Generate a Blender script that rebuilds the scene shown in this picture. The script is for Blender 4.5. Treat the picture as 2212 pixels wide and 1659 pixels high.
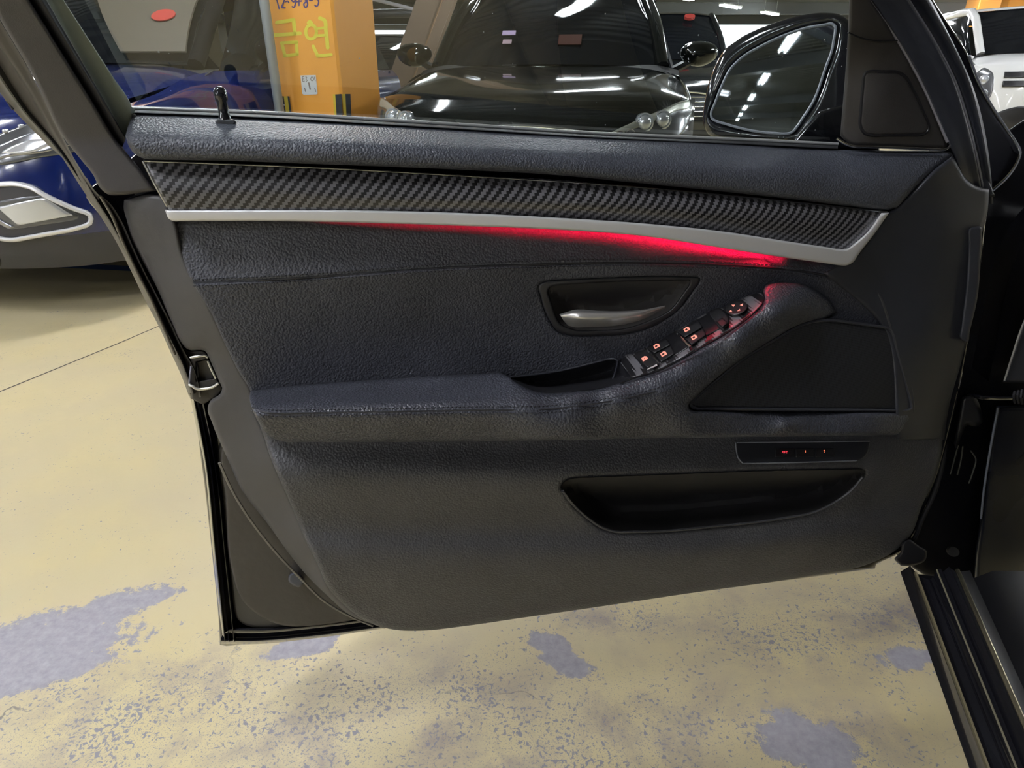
import bpy, math, random
import numpy as np
from mathutils import Vector, Matrix
from mathutils import geometry as mgeo

random.seed(7)
for o in list(bpy.data.objects):
    bpy.data.objects.remove(o)
SC = bpy.context.scene
COL = SC.collection

# ---------------------------------------------------------------- camera
W, H, F = 2212.0, 1659.0, 1420.0
TH = math.radians(25.2)
CAM = np.array([0.0, 0.0, 1.02])
cd = bpy.data.cameras.new('camera')
cd.sensor_width = 36.0
cd.lens = F / W * 36.0
cd.clip_start = 0.02
cam = bpy.data.objects.new('camera', cd)
COL.objects.link(cam)
cam.location = CAM
cam.rotation_euler = (math.pi / 2 - TH, 0, 0)
SC.camera = cam

# ---------------------------------------------------------------- world, exposure
SC.view_settings.view_transform = 'Standard'
SC.view_settings.look = 'None'
SC.view_settings.gamma = 1
SC.view_settings.use_curve_mapping = False
SC.view_settings.exposure = 0.9
wd = bpy.data.worlds.new('sky')
SC.world = wd
wd.use_nodes = True
wn = wd.node_tree
bg = wn.nodes['Background']
bg.inputs['Color'].default_value = (0.86, 0.93, 1.0, 1)
bg.inputs['Strength'].default_value = 2.2
SC.cycles.max_bounces = 6
SC.cycles.diffuse_bounces = 3
SC.cycles.adaptive_threshold = 0.018
SC.cycles.transparent_max_bounces = 12
SC.cycles.sample_clamp_indirect = 6.0
TUBE_POWER = 78.0
CEIL_Z = 3.2

# ---------------------------------------------------------------- projection helpers
ct, st = math.cos(TH), math.sin(TH)
def ray(x, y):
    x = np.asarray(x, float); y = np.asarray(y, float)
    u = (x - W / 2) / F; v = (y - H / 2) / F
    return np.stack([u, ct - v * st, -st - v * ct], -1)
AN = math.radians(9.7)
ES = np.array([math.cos(AN), math.sin(AN), 0.0])      # along the door, towards its hinges
EN = np.array([math.sin(AN), -math.cos(AN), 0.0])     # out of the door trim, into the room
N0 = float(np.dot(np.array([-0.407, 0.68, 0]), EN))
def D(x, y, n=0.0):
    """point of the door at depth n (metres in front of the door's reference plane)"""
    d = ray(x, y)
    t = (N0 + np.asarray(n, float)) / (d @ EN)
    return CAM + d * t[..., None]
def atz(x, y, z):
    d = ray(x, y)
    t = (z - CAM[2]) / d[..., 2]
    return CAM + d * t[..., None]
def aty(x, y, Y):
    d = ray(x, y)
    return CAM + d * (Y / d[..., 1])[..., None]

# ---------------------------------------------------------------- materials
def new_mat(name):
    m = bpy.data.materials.new(name); m.use_nodes = True
    return m, m.node_tree, m.node_tree.nodes['Principled BSDF']
def lnk(t, a, b): t.links.new(a, b)
def node(t, typ, **kw):
    n = t.nodes.new(typ)
    for k, v in kw.items(): setattr(n, k, v)
    return n
def math_n(t, op, a, b=None):
    n = node(t, 'ShaderNodeMath', operation=op)
    for i, v in enumerate((a, b)):
        if v is None: continue
        if isinstance(v, (int, float)): n.inputs[i].default_value = v
        else: lnk(t, v, n.inputs[i])
    return n.outputs[0]
def mixc(t, f, a, b):
    n = node(t, 'ShaderNodeMix', data_type='RGBA')
    if isinstance(f, (int, float)): n.inputs[0].default_value = f
    else: lnk(t, f, n.inputs[0])
    for i, v in ((6, a), (7, b)):
        if isinstance(v, tuple): n.inputs[i].default_value = (*v, 1)
        else: lnk(t, v, n.inputs[i])
    return n.outputs[2]
def mrange(t, v, a, b, c=0.0, d=1.0):
    n = node(t, 'ShaderNodeMapRange')
    lnk(t, v, n.inputs[0])
    for i, q in enumerate((a, b, c, d)): n.inputs[i + 1].default_value = q
    return n.outputs[0]
def simple(name, col, rough=0.5, metal=0.0, coat=0.0, spec=0.5, emit=None, es=0.0, bump=None):
    m, t, p = new_mat(name)
    p.inputs['Base Color'].default_value = (*col, 1)
    p.inputs['Roughness'].default_value = rough
    p.inputs['Metallic'].default_value = metal
    p.inputs['Coat Weight'].default_value = coat
    p.inputs['Coat Roughness'].default_value = 0.05
    p.inputs['Specular IOR Level'].default_value = spec
    if emit:
        p.inputs['Emission Color'].default_value = (*emit, 1)
        p.inputs['Emission Strength'].default_value = es
    tc = node(t, 'ShaderNodeTexCoord')
    if bump:
        sc, st_, dist = bump
        nz = node(t, 'ShaderNodeTexNoise'); nz.inputs['Scale'].default_value = sc; nz.inputs['Detail'].default_value = 3
        lnk(t, tc.outputs['Object'], nz.inputs['Vector'])
        b = node(t, 'ShaderNodeBump'); b.inputs['Strength'].default_value = st_; b.inputs['Distance'].default_value = dist
        lnk(t, nz.outputs['Fac'], b.inputs['Height']); lnk(t, b.outputs[0], p.inputs['Normal'])
    else:   # faint procedural roughness variation so no surface is perfectly even
        nz = node(t, 'ShaderNodeTexNoise'); nz.inputs['Scale'].default_value = 9; nz.inputs['Detail'].default_value = 2
        lnk(t, tc.outputs['Object'], nz.inputs['Vector'])
        lnk(t, mrange(t, nz.outputs['Fac'], 0, 1, max(rough - .04, 0), rough + .04), p.inputs['Roughness'])
    return m
def leather(name, col, rough=0.48, scale=400.0, strength=0.9, dist=0.0011):
    m, t, p = new_mat(name)
    tc = node(t, 'ShaderNodeTexCoord')
    vo = node(t, 'ShaderNodeTexVoronoi', feature='SMOOTH_F1'); vo.inputs['Scale'].default_value = scale
    vo.inputs['Smoothness'].default_value = 0.35
    nz = node(t, 'ShaderNodeTexNoise'); nz.inputs['Scale'].default_value = scale * .35; nz.inputs['Detail'].default_value = 3
    wv = node(t, 'ShaderNodeVectorMath', operation='SCALE'); wv.inputs['Scale'].default_value = .0035
    ad = node(t, 'ShaderNodeVectorMath', operation='ADD')
    lnk(t, tc.outputs['Object'], nz.inputs['Vector']); lnk(t, nz.outputs['Color'], wv.inputs[0])
    lnk(t, tc.outputs['Object'], ad.inputs[0]); lnk(t, wv.outputs[0], ad.inputs[1]); lnk(t, ad.outputs[0], vo.inputs['Vector'])
    b = node(t, 'ShaderNodeBump'); b.inputs['Strength'].default_value = strength; b.inputs['Distance'].default_value = dist
    hh = math_n(t, 'ADD', math_n(t, 'MULTIPLY', vo.outputs['Distance'], -1.0), math_n(t, 'MULTIPLY', nz.outputs['Fac'], .15))
    lnk(t, hh, b.inputs['Height']); lnk(t, b.outputs[0], p.inputs['Normal'])
    big = node(t, 'ShaderNodeTexNoise'); big.inputs['Scale'].default_value = 14; big.inputs['Detail'].default_value = 3
    lnk(t, tc.outputs['Object'], big.inputs['Vector'])
    k = mrange(t, big.outputs['Fac'], .3, .7, .88, 1.12)
    mv = node(t, 'ShaderNodeVectorMath', operation='SCALE'); mv.inputs[0].default_value = col
    lnk(t, k, mv.inputs['Scale']); lnk(t, mv.outputs[0], p.inputs['Base Color'])
    p.inputs['Roughness'].default_value = rough
    return m
def carbon(name):
    m, t, p = new_mat(name)
    uv = node(t, 'ShaderNodeUVMap'); uv.uv_map = 'UVMap'
    sp = node(t, 'ShaderNodeSeparateXYZ'); lnk(t, uv.outputs[0], sp.inputs[0])
    c = 0.0027
    i = math_n(t, 'FLOOR', math_n(t, 'DIVIDE', sp.outputs[0], c))
    j = math_n(t, 'FLOOR', math_n(t, 'DIVIDE', sp.outputs[1], c))
    q = math_n(t, 'FLOORED_MODULO', math_n(t, 'SUBTRACT', i, j), 4.0)
    f = math_n(t, 'LESS_THAN', q, 1.9)
    lnk(t, mixc(t, f, (.009, .009, .011), (.145, .142, .156)), p.inputs['Base Color'])
    p.inputs['Roughness'].default_value = .38
    p.inputs['Coat Weight'].default_value = .5
    p.inputs['Coat Roughness'].default_value = .13
    return m

LEA = leather('door_leather', (.060, .063, .080))
LEA2 = leather('armrest_leather', (.054, .057, .072), rough=.29, scale=380)
PAD = leather('pad_leather', (.068, .074, .094), rough=.42, scale=460, strength=.8)
LOW = leather('lower_panel_plastic', (.060, .060, .066), rough=.48, scale=360, strength=.7)
PLA = simple('grained_plastic', (.058, .056, .058), .52, bump=(900, .25, .0004))
FRP = simple('frame_plastic', (.066, .062, .066), .5, bump=(1100, .3, .0004))
DPL = simple('dark_plastic', (.034, .036, .046), .42, bump=(900, .2, .0003))
BLK = simple('black_plastic', (.010, .010, .012), .35)
RUB = simple('black_rubber', (.012, .012, .016), .6)
FELT = simple('window_felt', (.42, .48, .43), .85, bump=(1500, .4, .0004))
PAINT = simple('black_paint', (.006, .006, .009), .12, coat=1.0)
CARB = carbon('carbon_fibre')
SIL = simple('satin_silver', (.78, .78, .80), .40, metal=.35)
CHR = simple('chrome', (.82, .83, .85), .10, metal=1.0)
DCHR = simple('dark_chrome', (.42, .42, .43), .2, metal=1.0)
REDL = simple('red_ambient_led', (.2, .0, .01), .5)
ICON = simple('icon_light', (.3, .1, .08), .5, emit=(1.0, .36, .27), es=.46)
REDT = simple('red_button_light', (.3, .02, .03), .5, emit=(1.0, .06, .09), es=.8)
ORGT = simple('orange_button_light', (.3, .06, .03), .5, emit=(1.0, .22, .10), es=.7)
def speaker_mat():
    m, t, p = new_mat('speaker_mesh')
    uv = node(t, 'ShaderNodeUVMap'); uv.uv_map = 'UVMap'
    vs = node(t, 'ShaderNodeVectorMath', operation='SCALE'); vs.inputs['Scale'].default_value = 1 / .0022
    lnk(t, uv.outputs[0], vs.inputs[0])
    vo = node(t, 'ShaderNodeTexVoronoi', voronoi_dimensions='2D'); vo.inputs['Scale'].default_value = 1.0; vo.inputs['Randomness'].default_value = 0.0
    lnk(t, vs.outputs[0], vo.inputs['Vector'])
    f = math_n(t, 'LESS_THAN', vo.outputs['Distance'], .30)
    lnk(t, mixc(t, f, (.026, .027, .032), (.003, .003, .004)), p.inputs['Base Color'])
    p.inputs['Roughness'].default_value = .5
    return m
SPK = speaker_mat()
def glass_mat(name, tint, refl=0.06, dust=True):
    m = bpy.data.materials.new(name); m.use_nodes = True; t = m.node_tree
    t.nodes.remove(t.nodes['Principled BSDF']); out = t.nodes['Material Output']
    tr = node(t, 'ShaderNodeBsdfTransparent'); tr.inputs[0].default_value = (*tint, 1)
    gl = node(t, 'ShaderNodeBsdfGlossy'); gl.inputs['Roughness'].default_value = 0.0; gl.inputs[0].default_value = (1, 1, 1, 1)
    lw = node(t, 'ShaderNodeLayerWeight'); lw.inputs['Blend'].default_value = .5
    k = math_n(t, 'ADD', math_n(t, 'MULTIPLY', math_n(t, 'POWER', lw.outputs['Facing'], 5.0), 1 - refl), refl)
    mx = node(t, 'ShaderNodeMixShader'); lnk(t, k, mx.inputs[0]); lnk(t, tr.outputs[0], mx.inputs[1]); lnk(t, gl.outputs[0], mx.inputs[2])
    res = mx.outputs[0]
    if dust:
        tc = node(t, 'ShaderNodeTexCoord')
        vo = node(t, 'ShaderNodeTexVoronoi'); vo.inputs['Scale'].default_value = 95
        lnk(t, tc.outputs['Object'], vo.inputs['Vector'])
        sp = node(t, 'ShaderNodeSeparateColor'); lnk(t, vo.outputs['Color'], sp.inputs[0])
        rad = mrange(t, sp.outputs[0], .55, 1.0, 0.0, .10)
        f = math_n(t, 'LESS_THAN', vo.outputs['Distance'], rad)
        df = node(t, 'ShaderNodeBsdfDiffuse'); df.inputs[0].default_value = (.75, .78, .78, 1)
        m2 = node(t, 'ShaderNodeMixShader'); lnk(t, math_n(t, 'MULTIPLY', f, .5), m2.inputs[0])
        lnk(t, res, m2.inputs[1]); lnk(t, df.outputs[0], m2.inputs[2]); res = m2.outputs[0]
    lnk(t, res, out.inputs['Surface'])
    return m
GLASS = glass_mat('door_glass', (.80, .86, .84), .075)
MIRR = simple('mirror_silver', (.30, .31, .33), .01, metal=1.0)

# ---------------------------------------------------------------- object helpers
ORG = {}
def tag(o, label=None, cat=None, group=None, kind=None):
    if label: o['label'] = label
    if cat: o['category'] = cat
    if group: o['group'] = group
    if kind: o['kind'] = kind
    return o
def empty(name, loc=(0, 0, 0), rz=0.0, local=False):
    o = bpy.data.objects.new(name, None); COL.objects.link(o)
    o.location = loc; o.rotation_euler = (0, 0, rz); o.empty_display_size = .1
    ORG[o.name] = np.zeros(3) if local else np.array(loc, float)
    return o
def mesh_obj(name, V, Fc, mat, parent=None, uv=None, smooth=True, angle=None):
    V = np.asarray(V, float)
    org = ORG[parent.name] if parent is not None else np.zeros(3)
    me = bpy.data.meshes.new(name)
    me.from_pydata((V - org).tolist(), [], [list(map(int, f)) for f in Fc])
    if uv is not None:
        ul = me.uv_layers.new(name='UVMap')
        li = np.zeros(len(me.loops), int); me.loops.foreach_get('vertex_index', li)
        ul.data.foreach_set('uv', np.asarray(uv, float)[li].ravel())
    me.validate()
    if smooth:
        me.shade_smooth()
        if angle: me.set_sharp_from_angle(angle=math.radians(angle))
    if mat: me.materials.append(mat)
    o = bpy.data.objects.new(name, me); COL.objects.link(o)
    if parent is not None: o.parent = parent
    ORG[o.name] = org
    return o
def dup_tree(o, parent=None):
    c = o.copy(); COL.objects.link(c)
    if parent: c.parent = parent
    ORG[c.name] = ORG[o.name]
    for k in list(o.children): dup_tree(k, c)
    return c

def even_out(P, closed=False):
    """adds straight in-between points to segments much longer than their neighbours, so a curve cannot bulge there"""
    P = np.asarray(P, float); n = len(P)
    if n < 3: return P
    m = n if closed else n - 1
    seg = [np.linalg.norm(P[(i + 1) % n, :2] - P[i, :2]) for i in range(m)]
    out = []
    for i in range(m):
        out.append(P[i]); a, b = P[i], P[(i + 1) % n]; L = max(seg[i], 1e-9)
        pr = seg[i - 1] if (closed or i > 0) else L; nx = seg[(i + 1) % m] if (closed or i < m - 1) else L
        if L > 2.6 * pr: out.append(a + (b - a) * min(pr * 1.3 / L, .4))
        if L > 2.6 * nx: out.append(b + (a - b) * min(nx * 1.3 / L, .4))
    if not closed: out.append(P[-1])
    return np.array(out)
def spline(P, N=None, step=None):
    """open Catmull-Rom through P (any dimension), resampled evenly"""
    P = even_out(P)
    if len(P) == 2:
        dense = np.linspace(P[0], P[1], 64)
    else:
        seg = np.maximum(np.linalg.norm(np.diff(P[:, :2], axis=0), axis=1), 1e-6)
        tt = np.concatenate([[0], np.cumsum(seg)])
        M = np.zeros_like(P)
        M[1:-1] = ((P[2:] - P[1:-1]) / seg[1:, None] * seg[:-1, None] + (P[1:-1] - P[:-2]) / seg[:-1, None] * seg[1:, None]) / (seg[1:] + seg[:-1])[:, None]
        M[0] = (P[1] - P[0]) / seg[0]; M[-1] = (P[-1] - P[-2]) / seg[-1]
        out = []
        for i in range(len(P) - 1):
            s = np.linspace(0, 1, 24, endpoint=False)[:, None]; h = seg[i]
            out.append((2*s**3 - 3*s**2 + 1) * P[i] + (s**3 - 2*s**2 + s) * h * M[i] + (-2*s**3 + 3*s**2) * P[i+1] + (s**3 - s**2) * h * M[i+1])
        dense = np.concatenate(out + [P[-1:]])
    L = np.concatenate([[0], np.cumsum(np.linalg.norm(np.diff(dense[:, :2], axis=0), axis=1))])
    if N is None: N = max(2, int(round(L[-1] / step)) + 1)
    q = np.linspace(0, L[-1], N)
    return np.stack([np.interp(q, L, dense[:, k]) for k in range(P.shape[1])], 1)
def outline_pts(pts, step):
    """closed outline; a third element 'c' marks a sharp corner"""
    xy = [(p[0], p[1]) for p in pts]; cs = [i for i, p in enumerate(pts) if len(p) > 2 and p[2] == 'c']
    n = len(xy)
    if not cs:
        xy = [tuple(q) for q in even_out(xy, True)]; n = len(xy)
        ext = [xy[(i) % n] for i in range(-3, n + 4)]
        full = []
        P = np.array(ext, float)
        seg = np.maximum(np.linalg.norm(np.diff(P, axis=0), axis=1), 1e-6)
        for i in range(3, 3 + n):
            def mm(k): return ((P[k+1]-P[k])/seg[k]*seg[k-1] + (P[k]-P[k-1])/seg[k-1]*seg[k])/(seg[k]+seg[k-1])
            s = np.linspace(0, 1, max(2, int(seg[i] / step) + 1), endpoint=False)[:, None]; h = seg[i]
            full.append((2*s**3-3*s**2+1)*P[i]+(s**3-2*s**2+s)*h*mm(i)+(-2*s**3+3*s**2)*P[i+1]+(s**3-s**2)*h*mm(i+1))
        return np.concatenate(full)
    out = []
    for a, b in zip(cs, cs[1:] + [cs[0] + n]):
        out.append(spline([xy[k % n] for k in range(a, b + 1)], step=step)[:-1])
    return np.concatenate(out)
def inside(poly, P):
    x, y = P[:, 0], P[:, 1]; r = np.zeros(len(P), bool)
    a = poly; b = np.roll(poly, -1, 0)
    for (x0, y0), (x1, y1) in zip(a, b):
        if y0 == y1: continue
        c = ((y0 > y) != (y1 > y)) & (x < (x1 - x0) * (y - y0) / (y1 - y0) + x0)
        r ^= c
    return r
def dist_to(poly, P):
    a = poly; b = np.roll(poly, -1, 0); best = np.full(len(P), 1e9)
    for p, q in zip(a, b):
        d = q - p; L = d @ d
        if L < 1e-12: continue
        s = np.clip(((P - p) @ d) / L, 0, 1)
        best = np.minimum(best, np.hypot(*(P - p - s[:, None] * d).T))
    return best
class Field:
    """thin-plate interpolation of depth through scattered points (x, y, n)"""
    def __init__(self, pts):
        P = np.array(pts, float); self.c = P[:, :2] / 100; n = len(P)
        r = np.linalg.norm(self.c[:, None] - self.c[None], axis=2)
        K = np.where(r > 0, r**2 * np.log(r + 1e-12), 0) + np.eye(n) * 1e-3
        Q = np.concatenate([np.ones((n, 1)), self.c], 1)
        A = np.block([[K, Q], [Q.T, np.zeros((3, 3))]])
        s = np.linalg.solve(A, np.concatenate([P[:, 2], np.zeros(3)]))
        self.w, self.a = s[:n], s[n:]
    def __call__(self, x, y):
        p = np.stack([x, y], -1) / 100
        r = np.linalg.norm(p[:, None] - self.c[None], axis=2)
        return np.where(r > 0, r**2 * np.log(r + 1e-12), 0) @ self.w + self.a[0] + p @ self.a[1:]
class Bands:
    """depth that runs smoothly from one curve to the next down the panel: curves of (x, y, n)"""
    def __init__(self, *curves):
        self.c = [np.array(c, float) for c in curves]
    def __call__(self, x, y):
        x = np.asarray(x, float); y = np.asarray(y, float)
        def sm(cx, cv):
            P = spline(np.stack([cx, cv], 1), N=160) if len(cx) > 2 else np.stack([cx, cv], 1)
            return np.interp(x, P[:, 0], P[:, 1])
        def smn(c):
            xx = np.linspace(c[0, 0], c[-1, 0], 200); v = np.interp(xx, c[:, 0], c[:, 2]); k = np.hanning(31); k /= k.sum()
            v = np.convolve(np.pad(v, 15, mode='edge'), k, 'valid'); return np.interp(x, xx, v)
        Y = np.stack([sm(c[:, 0], c[:, 1]) for c in self.c]); Nn = np.stack([smn(c) for c in self.c]); K = len(Y)
        Y = np.maximum.accumulate(Y + np.arange(K)[:, None] * 1e-3, 0)
        h = np.maximum(np.diff(Y, axis=0), 1e-3); dl = np.diff(Nn, axis=0) / h
        M = np.zeros_like(Y); M[0] = dl[0]; M[-1] = dl[-1]
        if K > 2: M[1:-1] = (dl[:-1] * h[1:] + dl[1:] * h[:-1]) / (h[1:] + h[:-1])
        r = np.zeros(x.shape); yq = np.clip(y, Y[0], Y[-1])
        for i in range(K - 1):
            m = (yq >= Y[i]) & (yq <= Y[i + 1]); t = (yq - Y[i]) / h[i]
            v = (2*t**3-3*t**2+1)*Nn[i]+(t**3-2*t**2+t)*h[i]*M[i]+(-2*t**3+3*t**2)*Nn[i+1]+(t**3-t**2)*h[i]*M[i+1]
            r = np.where(m, v, r)
        return r
def sheet_geo(outline, nf, holes=(), step=10.0, r=8.0, R=0.006, skirt=0.02, mapf=D, bowl=None, ostep=None):
    """surface over a closed outline: n = nf(x, y), edge rounded over r by R, a skirt going back by `skirt`;
    bowl = (r, depth): sinks the inside by depth over r instead"""
    ostep = ostep or step * .8
    loops = [outline_pts(outline, ostep)] + [outline_pts(h, ostep) for h in holes]
    def area(p): return np.sum(p[:, 0] * np.roll(p[:, 1], -1) - np.roll(p[:, 0], -1) * p[:, 1])
    loops = [l if (area(l) > 0) == (i == 0) else l[::-1] for i, l in enumerate(loops)]
    def dd(P): return np.min([dist_to(l, P) for l in loops], axis=0)
    pts = list(loops); rr = bowl[0] if bowl else r
    lv = [.08, .25, .5, .78, 1.0] if bowl is None else [.12, .3, .5, .7, .88, 1.0]
    if rr > 0:
        for l in loops:
            tn = np.roll(l, -1, 0) - np.roll(l, 1, 0); tn /= np.maximum(np.linalg.norm(tn, axis=1), 1e-9)[:, None]
            nn = np.stack([-tn[:, 1], tn[:, 0]], 1)
            for k in lv:
                q = l + nn * rr * k
                ok = inside(loops[0], q)
                for h in loops[1:]: ok &= ~inside(h, q)
                ok &= dd(q) > rr * k * .93
                pts.append(q[ok])
    lo, hi = loops[0].min(0), loops[0].max(0)
    gx, gy = np.meshgrid(np.arange(lo[0] + step * .5, hi[0], step), np.arange(lo[1] + step * .5, hi[1], step))
    gx = gx + (np.arange(gx.shape[0]) % 2)[:, None] * step * .5
    g = np.stack([gx.ravel(), gy.ravel()], 1)
    ok = inside(loops[0], g)
    for h in loops[1:]: ok &= ~inside(h, g)
    g = g[ok]
    if len(g): g = g[dd(g) > max(rr * 1.08, step * .4)]
    pts.append(g)
    nb = [len(l) for l in loops]; edges = []; o = 0
    for k in nb:
        edges += [(o + i, o + (i + 1) % k) for i in range(k)]; o += k
    P = np.concatenate(pts)
    sc_ = 1.0 / max(hi - lo)
    res = mgeo.delaunay_2d_cdt([Vector(((p - lo) * sc_).tolist()) for p in P], edges, [], 0, 1e-7)
    V2 = np.array([tuple(v) for v in res[0]]) / sc_ + lo
    T = np.array(res[2], int)
    cen = V2[T].mean(1)
    ok = inside(loops[0], cen)
    for h in loops[1:]: ok &= ~inside(h, cen)
    T = T[ok]
    a = V2[T]; ar = (a[:, 1, 0]-a[:, 0, 0])*(a[:, 2, 1]-a[:, 0, 1])-(a[:, 2, 0]-a[:, 0, 0])*(a[:, 1, 1]-a[:, 0, 1])
    T = T[np.abs(ar) > 1e-9 / sc_]; ar = ar[np.abs(ar) > 1e-9 / sc_]
    T[ar > 0] = T[ar > 0][:, ::-1]
    d = dd(V2)
    n = nf(V2[:, 0], V2[:, 1]) if callable(nf) else np.full(len(V2), float(nf))
    if bowl is not None:
        s = np.clip(d / bowl[0], 0, 1); n = n - bowl[1] * np.sin(s * math.pi / 2) ** 1.0
    elif r > 0:
        s = 1 - np.clip(d / r, 0, 1); n = n - R * (1 - np.sqrt(np.maximum(1 - s**2, 0)))
    V3 = mapf(V2[:, 0], V2[:, 1], n)
    uvx = V2
    F3 = T.tolist()
    if skirt:
        orig = res[3] if len(res) > 3 else None
        m = {}
        for vi, src in enumerate(res[3]):
            for s_ in src: m[s_] = vi
        o = 0; extra = []; base = len(V3); eu = []
        for k in nb:
            idx = [m[o + i] for i in range(k)]; o += k
            b3 = mapf(V2[idx, 0], V2[idx, 1], n[idx] - skirt)
            st0 = base + len(extra); extra += list(b3); eu += list(V2[idx])
            for i in range(k):
                j = (i + 1) % k
                F3.append([idx[i], idx[j], st0 + j, st0 + i])
        V3 = np.concatenate([V3, np.array(extra)]); uvx = np.concatenate([V2, np.array(eu)])
    return V3, F3, uvx
def door_uv(V):
    return np.stack([V @ ES, V[:, 2]], 1)
def sheet(name, outline, nf, mat, parent, angle=42, **kw):
    V, Fc, _ = sheet_geo(outline, nf, **kw)
    return mesh_obj(name, V, Fc, mat, parent, uv=door_uv(V), angle=angle)
def loft_geo(rails, nu=40, sub=4, mapf=D, smooth_across=True):
    """rails: lists of (x, y, n); lofted with a smooth cross-section"""
    R_ = np.stack([spline(r, N=nu) for r in rails])          # rails, nu, 3
    if smooth_across and len(rails) > 2 and sub > 1:
        out = np.stack([np.array(spline_cols(R_[:, i], sub)) for i in range(nu)], 1)
    else:
        out = R_
    m, k = out.shape[:2]
    V = mapf(out[..., 0].ravel(), out[..., 1].ravel(), out[..., 2].ravel())
    Fc = [[a * k + b, a * k + b + 1, (a + 1) * k + b + 1, (a + 1) * k + b] for a in range(m - 1) for b in range(k - 1)]
    return V, Fc
def spline_cols(P, sub):
    P = np.asarray(P); n = len(P); M = np.zeros_like(P)
    M[1:-1] = (P[2:] - P[:-2]) / 2; M[0] = P[1] - P[0]; M[-1] = P[-1] - P[-2]
    o = []
    for i in range(n - 1):
        for s in np.linspace(0, 1, sub, endpoint=False):
            o.append((2*s**3-3*s**2+1)*P[i]+(s**3-2*s**2+s)*M[i]+(-2*s**3+3*s**2)*P[i+1]+(s**3-s**2)*M[i+1])
    o.append(P[-1]); return o
def loft(name, rails, mat, parent, angle=45, **kw):
    V, Fc = loft_geo(rails, **kw)
    return mesh_obj(name, V, Fc, mat, parent, uv=door_uv(V), angle=angle)
def tube_geo(P, rad, sides=8, closed=False, flat=1.0, cap=True):
    P = np.asarray(P, float); n = len(P); V = []; Fc = []
    rad = np.broadcast_to(rad, (n,))
    up = np.array([0.13, 0.31, 0.94]); prev = None
    for i in range(n):
        a = P[(i - 1) % n] if (closed or i) else P[i]; b = P[(i + 1) % n] if (closed or i < n - 1) else P[i]
        t = b - a; t /= max(np.linalg.norm(t), 1e-9)
        if prev is None: s = np.cross(t, up)
        else: s = prev - t * (prev @ t)
        s /= max(np.linalg.norm(s), 1e-9); prev = s
        w = np.cross(t, s)
        for k in range(sides):
            an = 2 * math.pi * k / sides
            V.append(P[i] + rad[i] * (math.cos(an) * s + flat * math.sin(an) * w))
    for i in range(n if closed else n - 1):
        j = (i + 1) % n
        for k in range(sides):
            l = (k + 1) % sides
            Fc.append([i * sides + k, i * sides + l, j * sides + l, j * sides + k])
    if not closed and cap:
        Fc.append(list(range(sides))[::-1]); Fc.append([(n - 1) * sides + k for k in range(sides)])
    return np.array(V), Fc
def tube(name, P, rad, mat, parent, **kw):
    V, Fc = tube_geo(P, rad, **kw)
    return mesh_obj(name, V, Fc, mat, parent, angle=50)
def dtube(name, pts, rad, mat, parent, step=8, closed=False, **kw):
    """tube along door points (x, y, n); rad in photograph pixels"""
    q = spline(pts, step=step)
    return tube(name, D(q[:, 0], q[:, 1], q[:, 2]), rad * .00058, mat, parent, closed=closed, **kw)
def join_geo(parts):
    V = []; Fc = []; o = 0
    for v, f in parts:
        V.append(np.asarray(v)); Fc += [[i + o for i in q] for q in f]; o += len(v)
    return np.concatenate(V), Fc
def box_geo(c, s, M=None, bev=0.0):
    c = np.array(c, float); h = np.array(s, float) / 2
    if bev <= 0:
        V = np.array([[x, y, z] for x in (-1, 1) for y in (-1, 1) for z in (-1, 1)], float) * h
        Fc = [[0, 1, 3, 2], [4, 6, 7, 5], [0, 4, 5, 1], [2, 3, 7, 6], [0, 2, 6, 4], [1, 5, 7, 3]]
    else:   # chamfered box
        b = min(bev, *(h * .9)); V = []; idx = {}
        for ax in range(3):
            for sx in (-1, 1):
                for sy in (-1, 1):
                    for sz in (-1, 1):
                        sg = np.array([sx, sy, sz]); p = sg * (h - b); p[ax] = sg[ax] * h[ax]
                        idx[(ax, sx, sy, sz)] = len(V); V.append(p)
        V = np.array(V); Fc = []
        S = (-1, 1)
        def I(ax, s): return idx[(ax, *s)]
        for ax in range(3):
            o1, o2 = [k for k in range(3) if k != ax]
            for s0 in S:
                q = []
                for s1, s2 in ((-1, -1), (1, -1), (1, 1), (-1, 1)):
                    t_ = [0, 0, 0]; t_[ax] = s0; t_[o1] = s1; t_[o2] = s2; q.append(I(ax, t_))
                Fc.append(q)
            for s1 in S:
                for s2 in S:
                    a_ = [0, 0, 0]; a_[o1] = s1; a_[o2] = s2
                    lo_, hi_ = list(a_), list(a_); lo_[ax] = -1; hi_[ax] = 1
                    Fc.append([I(o1, lo_), I(o1, hi_), I(o2, hi_), I(o2, lo_)])
        for sx in S:
            for sy in S:
                for sz in S: Fc.append([I(0, (sx, sy, sz)), I(1, (sx, sy, sz)), I(2, (sx, sy, sz))])
    if M is not None: V = V @ np.array(M.to_3x3()).T
    return V + c, Fc
def fix_normals(o):
    import bmesh
    b = bmesh.new(); b.from_mesh(o.data); bmesh.ops.recalc_face_normals(b, faces=b.faces); b.to_mesh(o.data); b.free()
    return o
def text_geo(s, size):
    cu = bpy.data.curves.new('t', 'FONT'); cu.body = s; cu.size = size; cu.align_x = 'CENTER'; cu.align_y = 'CENTER'; cu.extrude = size * .01
    ob = bpy.data.objects.new('t', cu); COL.objects.link(ob)
    dg = bpy.context.evaluated_depsgraph_get(); me = bpy.data.meshes.new_from_object(ob.evaluated_get(dg))
    V = np.array([tuple(v.co) for v in me.vertices]); Fc = [list(p.vertices) for p in me.polygons]
    bpy.data.objects.remove(ob); bpy.data.curves.remove(cu); bpy.data.meshes.remove(me)
    return V, Fc
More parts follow.
